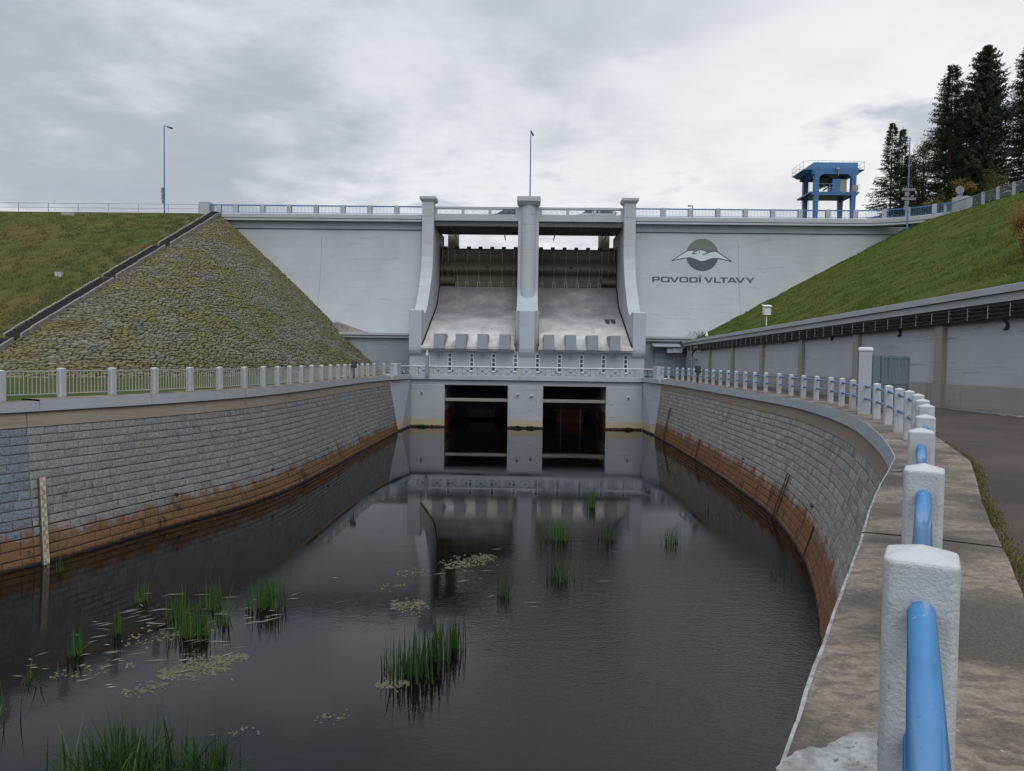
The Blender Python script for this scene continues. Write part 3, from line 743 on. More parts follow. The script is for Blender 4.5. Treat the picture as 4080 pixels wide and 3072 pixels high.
b = MB(); b.frustum((AX-1.0,AX+1.0,84.0,86.1),(AX-1.34,AX+1.34,83.62,86.4),19.25,19.62); b.box(AX-1.34,AX+1.34,83.62,86.4,19.62,20.12); b.build('cap', M['pier'], pc)
for z in (17.05, 14.2): 
    b = MB(); b.tube([(AX+.935*math.cos(a), 84.95+.935*math.sin(a), z) for a in [math.pi+math.pi*i/20 for i in range(21)]], .012, 4); b.build('joint_line', M['seam'], pc)
# spillway chutes
CHUTE = cr([(91.0,10.45),(90.3,10.45),(89.3,9.75),(87.9,8.17),(85.9,7.1),(83.9,6.32),(81,5.1),(78.4,4.03),(77.2,3.52),(75.5,2.93)], 5)
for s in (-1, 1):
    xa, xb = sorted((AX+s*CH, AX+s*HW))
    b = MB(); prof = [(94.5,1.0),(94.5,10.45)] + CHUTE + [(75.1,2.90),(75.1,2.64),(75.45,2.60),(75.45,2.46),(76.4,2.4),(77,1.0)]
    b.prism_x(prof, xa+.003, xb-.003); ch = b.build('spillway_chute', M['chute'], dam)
    for xe, s2 in ((xa, 1), (xb, -1)):
        b = MB(); o = .035
        row = [[(xe+s2*.006, y, z+.01), (xe+s2*.006, y-.10, z+.20), (xe+s2*.10, y-.02, z+.03)] for y, z in CHUTE if y < 90.2]
        b.grid(row); b.build('joint', M['black'], ch)
# dark sunglasses-shaped stain painted on the right chute, concrete scar on the left one
def chz(y):
    for (ya, za), (yb, zb) in zip(CHUTE, CHUTE[1:]):
        if yb <= y <= ya: return za + (zb-za)*((ya-y)/(ya-yb) if ya != yb else 0)
    return 3
b = MB()
for cx in (8.92, 9.58):
    b.add([(cx+.27*math.cos(a), 83.0+.62*math.sin(a), 0) for a in [i*math.pi/10 for i in range(20)]], [tuple(range(20))])
b.add([(8.5,83.75,0),(9.88,83.8,0),(9.88,83.45,0),(8.62,83.4,0)], [(0,1,2,3)])
b.v = [(x, y, chz(y)+.03+.012*(i > 39)) for i, (x, y, z) in enumerate(b.v)]
b.build('painted_mark', M['logo_line'], dam)
# dentated sill
for x in (-9.13,-6.89,-4.67,-2.42,2.12,4.34,6.58,8.85):
    b = MB(); x0, x1 = x-.53, x+.53
    b.prism_x([(74.65,4.17),(74.65,2.66),(75.08,2.32),(75.2,2.32),(76.2,3.0),(78.35,3.9),(78.35,4.05),(77.2,4.2)], x0, x1); b.build('baffle_block', M['tooth'], dam, bevel=.02)
# gallery front with ten narrow windows
b = MB(); b.box(AX-PO+.02, AX+PO-.02, 76.0, 80.0, -.1, 2.45); b.build('gallery_wall', M['trim'], dam)
for i in range(10):
    x = -10.41 + i*2.279
    b = MB(); z0, z1 = .34, 2.20; wd = .215; y0, y1 = 75.95, 76.06
    b.box(x-wd,x-wd+.07,y0,y1,z0,z1); b.box(x+wd-.07,x+wd,y0,y1,z0,z1)
    zb = [z0, .42, .80, .88, 1.24, 1.32, 1.70, 1.78, 2.13, z1]
    for q in range(0, 10, 2): b.box(x-wd+.07, x+wd-.07, y0+.003, y1, zb[q], zb[q+1])
    wf = b.build('window', M['white'], dam)
    for q in range(1, 9, 2):
        b = MB(); b.box(x-wd+.071, x+wd-.071, 75.975, 76.02, zb[q], zb[q+1]); b.build('pane', M['glass'], wf)
    b = MB(); b.box(x-wd-.03, x+wd+.03, 75.93, 76.03, z1+.003, z1+.06); b.build('lintel', M['lower'], wf)
    b = MB(); b.box(x-wd-.03, x+wd+.03, 75.90, 76.03, z0-.06, z0-.003); b.build('sill', M['white'], wf)
for i, (x, zz) in enumerate(((-9.3,1.88),(-4.7,1.86),(4.35,1.84),(8.9,1.84))):
    l = thing('bulkhead_lamp', ('small round wall lamp between the first two gallery windows', 'small round wall lamp between the third and fourth gallery windows',
              'small round wall lamp right of the centre between gallery windows', 'small round wall lamp before the last gallery window')[i], 'wall lamp', (x,76,zz), 'round lamps on the gallery wall')
    b = MB(); b.disc((x,75.995,zz),(0,-1,0),.16,.05,16); b.build('housing', M['beige'], l)
    b = MB(); b.disc((x,75.94,zz-.02),(0,-1,-.2),.115,.06,14); b.build('glass_cover', M['trim'], l)
# lower walls with a ledge at both sides
for x0, x1 in ((-34, AX-PO), (AX+PO, 18.35)):
    b = MB(); b.box(x0, x1, 81.2, 84.5, -.2, 3.82); b.build('lower_wall', M['lower'], dam)
    b = MB(); b.box(x0, x1, 80.85, 84.4, 3.82, 4.02); b.box(x0, x1, 80.95, 84.3, 4.02, 4.10); b.box(x0, x1, 80.7, 84.2, 4.10, 4.36); b.build('ledge', M['trim'], dam, bevel=.015)
# bridge over the bays
for s in (-1, 1):
    xa, xb = sorted((AX+s*CH, AX+s*HW))
    br = None
    b = MB(); b.box(xa, xb, 84.68, 85.4, 17.5, 18.1); br = b.build('bridge_beam', M['trim'], dam)
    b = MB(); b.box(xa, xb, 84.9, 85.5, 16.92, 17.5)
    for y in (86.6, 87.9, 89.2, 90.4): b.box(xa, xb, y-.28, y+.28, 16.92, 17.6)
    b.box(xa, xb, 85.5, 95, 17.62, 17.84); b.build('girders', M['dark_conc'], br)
    for dx in ((-9.1, -3.05) if s < 0 else (3.0, 9.3)):
        b = MB(); b.tube([(dx,84.95,16.86),(dx,92.6,16.62)], .07, 8); b.build('drain_rod', M['dkmetal'], br)
    # railing with three lattice panels
    L = xb-xa; b = MB()
    b.box(xa, xb, 84.72, 85.0, 18.86, 19.10); b.box(xa, xb, 84.72, 85.0, 18.1, 18.24)
    n = 3; pw = .34; span = (L-pw)/n
    for q in range(n+1): b.box(xa+q*span, xa+q*span+pw, 84.75, 84.97, 18.24, 18.86)
    b.build('parapet', M['trim'], br)
    for q in range(n):
        u0, u1 = xa+q*span+pw, xa+(q+1)*span; b = MB(); yy = 84.86; r_ = .011
        b.tube([(u0,yy,18.29),(u1,yy,18.29)], .016, 4); b.tube([(u0,yy,18.81),(u1,yy,18.81)], .016, 4)
        m_ = 4; cw = (u1-u0)/m_
        for k_ in range(m_):
            a0, a1 = u0+k_*cw, u0+(k_+1)*cw; cx = (a0+a1)/2; zc = 18.55; h = .26
            for f in (.45, 1.0):
                b.tube([(cx-cw/2*f,yy,zc),(cx,yy,zc+h*f),(cx+cw/2*f,yy,zc),(cx,yy,zc-h*f),(cx-cw/2*f,yy,zc)], r_, 4)
            b.tube([(a0,yy,18.29),(a1,yy,18.81)], r_, 4); b.tube([(a0,yy,18.81),(a1,yy,18.29)], r_, 4)
        b.build('lattice_panel', M['galv'], br, fix=False)
# flap gates
GP = [(92.3,15.45),(92.25,15.30),(91.3,15.18),(91.35,14.6),(91.3,14.1),(91.0,13.75),(90.5,13.35),(90.22,12.9),(90.3,12.5),(90.75,12.2),(91.15,12.0),(91.2,11.5),(91.0,11.05),(90.9,10.75),(90.95,10.55),(92.3,10.5)]
for s in (-1, 1):
    xa, xb = sorted((AX+s*CH*1.0, AX+s*HW)); xa += .12; xb -= .12
    fine = cr(GP, 4)
    b = MB(); b.prism_x(fine, xa, xb); g = b.build('flap_gate', M['gate'], dam)
    g['label'] = ('olive brown steel flap gate in the left bay' if s < 0 else 'grey green steel flap gate in the right bay')
    # ribs: uneven spacing near the drive cylinder at the outer side
    L = xb-xa; us = [.012,.09,.175,.21,.34,.495,.645,.80,.955]
    if s > 0: us = [1-u for u in us]
    for k_, u in enumerate(us):
        x = xa+u*L
        for part in (0, 1):
            pts = [p for p in fine if (13.55 < p[1] < 15.2 if part == 0 else 10.9 < p[1] < 12.75)]
            if part == 1 and k_ in (1,): pts = [p for p in pts if p[1] > 11.4]
            if part == 0 and k_ == 3: continue
            m_ = len(pts); wd = .035
            out = [((y-.02-.17*math.sin(math.pi*min(1, max(0.08, i/(m_-1)))) - (.04 if part else 0)), z) for i, (y, z) in enumerate(pts)]
            b = MB(); b.prism_x(pts + out[::-1], x-wd, x+wd); b.build('rib', M['gate_rib'], g)
        if k_ > 2:
            for dx in (-.14, .14):
                b = MB(); b.prism_x([(90.9,11.2),(90.55,10.75),(90.5,10.46),(91.0,10.46)], x+dx-.04, x+dx+.04); b.build('bearing', M['gate_rib'], g)
        b = MB()
    for k_ in range(7):
        x = xa + L*(.04 + k_*.155) if s < 0 else xb - L*(.04 + k_*.155)
        b = MB(); b.box(x-.25, x+.25, 92.0, 92.35, 15.4, 15.66); b.build('splitter', M['dkmetal'], g)
    for u, r_ in ((.29,.14),(.60,.23),(.83,.14)):
        if s > 0: u = 1-u+.02
        b = MB(); b.disc((xa+u*L, 90.33, 12.82), (0,-1,-.1), r_, .12, 16); b.build('manhole', M['black'], g)
    xc0, xc1 = (xa, xa+L*.185) if s < 0 else (xb-L*.185, xb)
    b = MB(); b.tube([(xc0,90.75,11.25),(xc1,90.75,11.25)], .48, 20); b.build('drive_tube', M['gate'], g, smooth=False)
    b = MB(); b.box(xa-.1, xb+.1, 90.2, 90.28, 10.40, 10.47); b.build('sill_plate', M['beige'], g)
    for q in ((AX+s*HW-.1*(s>0), AX+s*HW+.1*(s<0)), (AX+s*CH-.1*(s<0), AX+s*CH+.1*(s>0))):
        b = MB(); b.box(*q, 90.1, 93, 10.5, 15.5); b.build('side_seal', M['dkmetal'], dam)
# crest railings: posts and blue barred panels
def crest_rail(name, label, pts, ends, post_w=.46):
    t_ = thing(name, label, 'railing', (*pts[len(pts)//2], 18.1))
    b_first = None
    for i, (x, y) in enumerate(pts):
        j = min(i, len(pts)-2); d_ = Vector(pts[j+1])-Vector(pts[j])
        b = MB(); b.obox((x,y), d_, post_w, .32, 18.1, 19.14); b.build('post', M['trim'], t_, bevel=.015)
    al = [ends[0]] + list(pts) + [ends[1]]
    for i in range(len(al)-1):
        a, c = Vector(al[i]), Vector(al[i+1]); d_ = (c-a).normalized(); L = (c-a).length
        if L < .9: continue
        a2 = a + d_*.26 if i else a; c2 = c - d_*.26 if i+1 < len(al)-1 else c; mid_ = (a2+c2)/2; L = (c2-a2).length
        b = MB(); b.obox(mid_, d_, L, .09, 18.97, 19.10); b.obox(mid_, d_, L, .05, 18.20, 18.25)
        b.obox(a2+d_*.03, d_, .05, .05, 18.2, 19.0); b.obox(c2-d_*.03, d_, .05, .05, 18.2, 19.0)
        pn = b.build('panel_frame', M['crest_blue'], t_, fix=False)
        b = MB(); n = int(L/.155)
        for k_ in range(1, n): b.obox(a2.lerp(c2, k_/n), d_, .028, .028, 18.25, 18.97)
        b.build('bars', M['crest_blue'], pn, fix=False)
    return t_
crest_rail('crest_railing', 'blue barred railing between white posts along the left crest', [(-36.0,84.72)]+[(-34.05+i*3.115,84.72) for i in range(7)], ((-37.1,84.72),(AX-PO,84.72)))
RC = [(15.2+i*3.115,84.72) for i in range(8)] + [(40.0,84.15),(42.1,83.12),(44.05,81.3)]
rc = crest_rail('crest_railing', 'blue barred railing between white posts along the right crest, curving at its end', RC, ((AX+PO,84.72),(45.15,79.6)))
b = MB(); b.box(-38.3,-37.1,84.4,86.0,17.2,19.35); o = b.build('end_block', M['trim'], bevel=.02); tag(o, 'square white block ending the left crest railing above the stairway', 'block')
b = MB(); b.obox((45.6,78.9), (1.1,-1.9), 1.5, 1.1, 16.6, 19.35); o = b.build('end_block', M['trim'], bevel=.02); tag(o, 'white block at the end of the curved crest railing, beside the grass slope', 'block')

# ------------------------------------------------------------------ painted emblem and lettering
def drape(polys, mats, name, parent, lift=.014):
    bm = bmesh.new(); groups = []
    for k_, (pl, mi, lv) in enumerate(polys):
        vs = [bm.verts.new((x, 0, z)) for x, z in pl]
        f = bm.faces.new(vs); f.material_index = mi; groups.append(lv); f.tag = False
        lay = bm.faces.layers.int.get('lv') or bm.faces.layers.int.new('lv'); 
        bm.faces.ensure_lookup_table(); bm.faces[-1][lay] = lv
    bmesh.ops.triangulate(bm, faces=bm.faces[:])
    z0 = min(v.co.z for v in bm.verts); z1 = max(v.co.z for v in bm.verts); z = z0+.2
    while z < z1:
        bmesh.ops.bisect_plane(bm, geom=bm.verts[:]+bm.edges[:]+bm.faces[:], plane_co=(0,0,z), plane_no=(0,0,1)); z += .2
    lay = bm.faces.layers.int.get('lv')
    bmesh.ops.split_edges(bm, edges=[e for e in bm.edges if len(e.link_faces) == 2 and e.link_faces[0][lay] != e.link_faces[1][lay]])
    for v in bm.verts:
        lv = v.link_faces[0][lay] if v.link_faces else 0
        v.co.y = faceY(v.co.z) - lift - .005*lv
    for f in bm.faces:
        f.normal_update()
        if f.normal.y > 0: f.normal_flip()
    me = bpy.data.meshes.new(name)
    o = W[parent.name]
    for v in bm.verts: v.co -= Vector(o)
    bm.to_mesh(me); bm.free()
    for m_ in mats: me.materials.append(m_)
    ob = bpy.data.objects.new(name, me); col.objects.link(ob); ob.parent = parent; W[ob.name] = o; return ob
K = .0062                                  # metres per unit of the emblem sketch
def ex(p): return (19.85 + (p[0]-1062)*K, 13.92 - (p[1]-430)*K)
polys = []
up = [(1062+298*math.cos(a), 430-300*math.sin(a)) for a in [math.pi*i/24 for i in range(25)]]
dn = [(1062+298*math.cos(a), 434-300*math.sin(a)) for a in [math.pi+math.pi*i/24 for i in range(25)]]
polys.append(([ex(p) for p in up], 0, 0)); polys.append(([ex(p) for p in dn], 1, 0))
bu = [(500,547),(560,508),(620,465),(690,418),(750,377),(800,355),(850,347),(900,355),(935,368),(985,343),(1035,333),(1090,347),(1140,368),(1180,387),(1230,366),(1290,357),(1325,364),(1380,396),(1450,444),(1530,498),(1605,547)]
bl = [(1480,517),(1410,502),(1350,490),(1290,482),(1240,489),(1180,510),(1120,534),(1060,548),(1000,534),(950,512),(890,488),(830,475),(760,486),(690,502),(600,522)]
polys.append(([ex(p) for p in bu+bl], 2, 1))
def stroke(pts, wd, lv=2):
    L_, R_ = [], []
    for i in range(len(pts)):
        a = Vector(pts[max(i-1,0)]); c = Vector(pts[min(i+1,len(pts)-1)]); d_ = (c-a).normalized(); n_ = Vector((-d_.y, d_.x))*wd/2
        p = Vector(pts[i]); L_.append(ex(p+n_)); R_.append(ex(p-n_))
    for i in range(len(pts)-1): polys.append(([L_[i], L_[i+1], R_[i+1], R_[i]], 3, lv))
stroke([p for p in bu[:9]], 14); stroke([(868,412)]+bu[9:14], 14, 3); stroke([(1068,432),(1120,410),(1180,387)]+bu[14:], 14, 4)
stroke([(500,547),(600,522),(690,502),(762,486)], 11, 3); stroke([(1605,547),(1480,517),(1410,502),(1350,489)], 11, 3); stroke([(870,410),(960,408)], 14, 4)
polys.append(([ex((1013+14*math.cos(a), 380+14*math.sin(a))) for a in [i*math.pi/6 for i in range(12)]], 3, 2))
em = drape(polys, [M['logo_grey'], M['logo_dark'], M['logo_white'], M['logo_line']], 'emblem', dam)
em['label'] = 'grey disc with a white flying bird'
polys = []
def lx(p): return (14.12 + (p[0]-135)*K, 11.33 - (p[1]-843)*K)
H0, H1, HS, VS = 843, 945, 21, 36
def poly(pts, lv=0): polys.append(([lx(p) for p in pts], 0, lv))
def ring(x0, x1, y0, y1, r, left_sq=False):
    def rr(a0, a1, b0, b1, r, sq):
        out = []
        for cx, cy, st in ((a1-r, b0+r, -90), (a1-r, b1-r, 0), (a0+r, b1-r, 90), (a0+r, b0+r, 180)):
            for q in range(6):
                an = R(st + q*18); ox, oy = cx+r*math.cos(an), cy+r*math.sin(an)
                if sq and st >= 90: ox, oy = a0, (b1 if st == 90 else b0)
                out.append((ox, oy))
        return out
    o = rr(x0, x1, y0, y1, r, left_sq); i = rr(x0+VS, x1-VS, y0+HS, y1-HS, r*.5, left_sq); n = len(o)
    for q in range(n):
        a = [o[q], o[(q+1) % n], i[(q+1) % n], i[q]]
        uniq = []
        for p in a:
            if not any(abs(p[0]-u[0])+abs(p[1]-u[1]) < .01 for u in uniq): uniq.append(p)
        if len(uniq) >= 3: poly(uniq)
ring(135, 278, H0, 912, 24, True); poly([(135,912),(135+VS,912),(135+VS,H1),(135,H1)])
ring(292,458,H0,H1,30); poly([(458,H0),(500,H0),(545,920),(588,H0),(628,H0),(568,H1),(522,H1)]); ring(635,801,H0,H1,30); ring(818,976,H0,H1,30,True)
poly([(992,H0),(1034,H0),(1034,H1),(992,H1)]); poly([(984,812),(1052,812),(1046,828),(978,828)])
poly([(1090,H0),(1132,H0),(1174,918),(1216,H0),(1256,H0),(1196,H1),(1152,H1)])
poly([(1272,H0),(1272+VS,H0),(1272+VS,H1),(1272,H1)]); poly([(1272+VS,H1-HS),(1400,H1-HS),(1400,H1),(1272+VS,H1)])
poly([(1378,H0),(1526,H0),(1526,H0+HS),(1378,H0+HS)]); poly([(1432,H0+HS),(1472,H0+HS),(1472,H1),(1432,H1)])
poly([(1515,H1),(1578,H0),(1626,H0),(1692,H1),(1650,H1),(1602,868),(1558,H1)]); poly([(1563,912),(1634,912),(1645,930),(1554,930)], 1)
poly([(1667,H0),(1708,H0),(1750,918),(1804,H0),(1846,H0),(1776,H1),(1730,H1)])
poly([(1852,H0),(1898,H0),(1936,890),(1916,910)]); poly([(1978,H0),(2020,H0),(1956,910),(1936,890)]); poly([(1916,910),(1936,890),(1956,910),(1956,H1),(1916,H1)])
drape(polys, [M['logo_dark']], 'lettering', dam)['label'] = 'dark grey painted words POVODÍ VLTAVY'

# ------------------------------------------------------------------ service bridge over the two outlets
sb = thing('service_bridge', 'low grey concrete bridge with two dark outlet openings at the water', 'bridge', (AX, 74, 0))
bx0, bx1 = -11.62, 11.35
b = MB(); b.box(bx0-.1, bx1+.1, 72.15, 76.0, -.46, 0.0); b.build('deck', M['coping'], sb, bevel=.02)
b = MB(); b.box(bx0, bx1, 72.42, 75.9, -.98, -.46); b.build('fascia', M['intake'], sb)
ops = ((-8.23,-1.95),(1.55,7.77)); segs = ((bx0,-8.23),(-1.95,1.55),(7.77,bx1))
for a, c in segs:
    b = MB(); b.box(a, c, 72.36, 86.0, -6.5, -.98); b.build('pier_wall', M['intake'], sb, bevel=.06)
for a, c in ops:
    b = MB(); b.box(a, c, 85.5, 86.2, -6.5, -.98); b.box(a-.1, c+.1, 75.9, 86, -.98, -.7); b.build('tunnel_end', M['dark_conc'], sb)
    b = MB(); b.box(a+.003, c-.003, 72.7, 73.2, -2.62, -2.32); b.build('cross_beam', M['beige'], sb, bevel=.02)
    for xx, s in ((a, 1), (c, -1)):
        b = MB(); b.box(min(xx, xx+s*.006), max(xx, xx+s*.006), 72.6, 80, -5.3, -3.6); b.build('rust_stain', M['stain'] if 'stain' in M else M['rusty'], sb)
b = MB(); b.box(-6.6,-3.6,82,82.6,-4.9,-4.2); b.box(-7.0,-3.2,81.8,82.7,-4.2,-3.95)
for x in (-6.6,-5.6,-4.6,-3.6): b.box(x-.15,x+.15,81.9,82.3,-3.95,-3.7)
b.build('stop_beam', M['dark_conc'], sb)
b = MB(); b.box(3.3,6.3,81.2,81.9,-5.2,-4.0); b.box(2.9,6.7,81.0,82,-4.0,-3.75); b.build('stop_beam', M['rusty'], sb)
for x in (3.4, 5.35):
    b = MB(); b.tube([(x,73.6,-2.6),(x,73.6,-5.4)], .03, 6); b.build('lift_rod', M['dkmetal'], sb)
for s, xb, xt in ((-1, -11.84, -12.5), (1, 11.64, 12.1)):
    e = bx0 if s < 0 else bx1
    b = MB(); o = s*1.2
    vs = [(xb,67,-6.5),(e,72.36,-6.5),(e,72.36,-.42),(xt+.15*s*-1*-1,67,-.42)]
    back = [(x+o, y, z) for x, y, z in vs]
    b.add(vs+back, [(0,1,2,3),(4,7,6,5),(0,4,5,1),(1,5,6,2),(2,6,7,3),(3,7,4,0)]); b.build('wing_wall', M['intake'], sb)
    b = MB(); b.add([(xt-.15*-s*-1,66.95,-.41),(e-.1*-s*-1,72.15,-.41),(e+s*2.2,72.15,-.41),(xt+s*1.2,66.95,-.41)]+[(xt-.15*-s*-1,66.95,.004),(e-.1*-s*-1,72.15,.004),(e+s*2.2,72.15,.004),(xt+s*1.2,66.95,.004)], [(0,3,2,1),(4,5,6,7),(0,1,5,4),(1,2,6,5),(2,3,7,6),(3,0,4,7)])
    b.build('wing_coping', M['coping'], sb)
for x, z in ((-10.5,-1.72),(-.95,-1.85),(.38,-1.98),(9.95,-2.0)):
    b = MB(); b.tube([(x,72.4,z),(x,72.1,z-.03)], .10, 12); b.m = 1; b.tube([(x,72.098,z-.03),(x,72.09,z-.03)], .075, 12); b.build('outlet_spout', [M['white'], M['black']], sb)
# railing of the service bridge
fr = thing('footbridge_railing', 'low white railing with crossed bars and little blue stars on the service bridge', 'railing', (AX,72.4,0))
b = MB(); b.box(bx0-.5, bx1+.5, 72.22, 72.58, .78, .87); b.build('handrail', M['white'], fr, bevel=.03)
n = 15; px = [bx0+.55+i*(bx1-bx0-1.1)/n for i in range(n+1)]
for x in px:
    b = MB(); b.box(x-.22, x+.22, 72.28, 72.52, 0, .78); b.build('pillar', M['trim'], fr)
for i in range(n):
    a, c = px[i]+.25, px[i+1]-.25; b = MB(); yy = 72.4; r_ = .017
    b.tube([(a,yy,.06),(c,yy,.06),(c,yy,.72),(a,yy,.72),(a,yy,.06)], r_, 4)
    b.tube([(a,yy,.06),(c,yy,.72)], r_, 4); b.tube([(a,yy,.72),(c,yy,.06)], r_, 4)
    pn = b.build('cross_panel', M['gate_grey'], fr, fix=False)
    b = MB(); cx = (a+c)/2
    for k_ in range(4):
        an = k_*math.pi/4; b.tube([(cx-.12*math.cos(an),yy-.02,.39-.12*math.sin(an)),(cx+.12*math.cos(an),yy-.02,.39+.12*math.sin(an))], .014, 4)
    b.build('star', M['crest_blue'], pn, fix=False)
for s in (-1, 1):
    e = bx0 if s < 0 else bx1; tgt = (END_L if s < 0 else END_R)
    a = Vector((e-.1*s, 72.4)); c = Vector((tgt[0]-.15*s, tgt[1]+.3)); d_ = (c-a)
    b = MB(); b.obox((a+c)/2, d_, d_.length, .34, .79, .88); b.build('handrail', M['white'], fr, bevel=.02)
    for k_ in range(4):
        q = a.lerp(c, .2+.2*k_); b = MB()
        b.tube([(q.x,q.y,0),(q.x-.05*s,q.y-.08,.2),(q.x+.03*s,q.y+.05,.42),(q.x-.03*s,q.y-.03,.6),(q.x,q.y,.79)], .07, 8); b.build('baluster', M['rail_blue'] if k_ % 2 else M['trim'], fr, fix=False)
    b = MB(); b.obox(tgt, d_, 1.0, .7, -.02, 1.12); b.build('end_block', M['trim'], fr, bevel=.03)
# grey lamp column in front of the left pier
lc = thing('lamp_column', 'slim grey column with a pointed head at the left end of the service bridge', 'lamp column', (-9.95,72.05,0))
b = MB(); b.cyl(-9.95,72.02,-.2,1.9,.15,14); b.build('shaft', M['lower'], lc)
b = MB(); b.cyl(-9.95,72.02,1.9,2.45,.20,14,.03); b.build('head', M['galv'], lc)
# ------------------------------------------------------------------ left embankment, rubble cone, stairway
AP = (-36.0, 84.9, 18.0); KX, KY = 1.10, 2.2
def emb(x, y): return max(-.02, 18.0-(84.6-y)*.4545)
b = MB(); rows = []
ys = [42 + i*.75 for i in range(58)]
for i, y in enumerate(ys):
    r_ = []; x = -36.2
    while x > -140:
        z = emb(x, y) + (.10*fbm((x*.5, y*.5, 1)) + .05*fbm((x*2, y*2, 5)) if y < 84 else 0); r_.append((x, y, z)); x -= (.8 if x > -75 else 6)
    rows.append(r_)
rows.append([(p[0], 96, 18.0) for p in rows[-1]]); rows.append([(p[0], 110, 12.0) for p in rows[0]])
b.grid(rows); struct(b.build('embankment', M['grassL'], smooth=True, fix=False))
def tufts(name, label, mat, n, sample, hmin, hmax, per=3, wd=.02):
    b = MB()
    for _ in range(n):
        q = sample()
        if q is None: continue
        x, y, z, k_ = q; c = min(1, max(0, random.gauss(.45+k_*.4, .22)))
        for _ in range(per):
            an = random.uniform(0, 6.28); h = random.uniform(hmin, hmax); le = random.uniform(.1,.7)*h
            px_, py_ = x+random.gauss(0,.06), y+random.gauss(0,.06); dx, dy = math.cos(an)*wd, math.sin(an)*wd
            a2 = random.uniform(0, 6.28)
            b.add([(px_-dx,py_-dy,z-.03),(px_+dx,py_+dy,z-.03),(px_+math.cos(a2)*le,py_+math.sin(a2)*le,z+h)], [(0,1,2)], (c,c,c))
    o = b.build(name, mat, fix=False); return tag(o, label, 'grass', kind='stuff')
def s_emb():
    x = -37.6 - random.random()**1.3*35; y = random.uniform(46, 84.3)
    k_ = noise.noise(Vector((x*.16, y*.16, 2))); k2 = noise.noise(Vector((x*.9, y*.9, 7)))
    if k2 < -.12: return None
    return x, y, emb(x, y), k_
tufts('embankment_grass', 'brownish green grass tufts covering the left embankment', M['bladeL'], 40000, s_emb, .06, .18, 2, .04)
# rubble cone: every stone is set on the slope
b = MB(); rows = []
for i in range(40):
    dd = 18.3*i/39
    rows.append([(AP[0]+KX*dd*math.sin(a)*.995, AP[1]-KY*dd*math.cos(a)*.995, AP[2]-dd-.04) for a in [R(-4+108*j/60) for j in range(61)]])
b.grid(rows); cone = thing('rubble_cone', 'half cone of mossy rubble stone paving against the left end of the dam', 'stone slope', AP)
b.build('bed', M['cone_base'], cone, fix=False)
b = MB(); dd = .35; nrow = 0
def cpt(dd, a, o):
    x, y, z = KX*dd*math.sin(a), -KY*dd*math.cos(a), -dd
    nx, ny, nz = math.sin(a)/KX, -math.cos(a)/KY, 1.0; l = math.sqrt(nx*nx+ny*ny+nz*nz)
    return (AP[0]+x+nx/l*o, AP[1]+y+ny/l*o, AP[2]+z+nz/l*o)
while dd < 18.15:
    a = R(-1.2) + random.uniform(0, .3)/dd
    hrow = .235
    while a < R(101):
        sl = math.hypot(KX*math.sin(a), KY*math.cos(a)); sp = math.sqrt(1+sl*sl)       # slope length per metre of fall
        tang = math.hypot(KX*math.cos(a), KY*math.sin(a))*dd
        wd = random.choice((.24,.30,.36,.44,.54,.68))*random.uniform(.85,1.15)
        da = wd/max(tang, .4)
        dh = hrow/sp*random.uniform(.75,1.35)
        ac, dc = a+da/2, dd + random.uniform(-.35,.35)*hrow/sp
        rot = random.uniform(-.4,.4); m_ = random.choice((5,6,6,7)); o0 = random.uniform(-.02,.05); hh = random.uniform(.02,.075)
        tilt = random.uniform(-.05,.05); ring_o, ring_i = [], []
        for q in range(m_):
            th = 2*math.pi*(q+random.uniform(-.25,.25))/m_ + rot; rr = random.uniform(.92,1.16)
            u = math.cos(th)*rr*.52; v = math.sin(th)*rr*.60
            ring_o.append(cpt(dc+v*dh, ac+u*da, -.05)); ring_i.append(cpt(dc+v*dh*.80, ac+u*da*.82, o0+hh*.8+tilt*u))
        ctr = cpt(dc, ac, o0+hh); c = (min(1, max(0, random.gauss(.45,.27))), random.random(), 0)
        vs = ring_o + ring_i + [ctr]
        fs = [(q, (q+1) % m_, m_+(q+1) % m_, m_+q) for q in range(m_)] + [(m_+q, m_+(q+1) % m_, 2*m_) for q in range(m_)]
        if ctr[1] < 84.6: b.add(vs, fs, c)
        a += da*.97
    sl = KY; dd += hrow/2.05
b.build('stones', M['cone'], cone, fix=False)
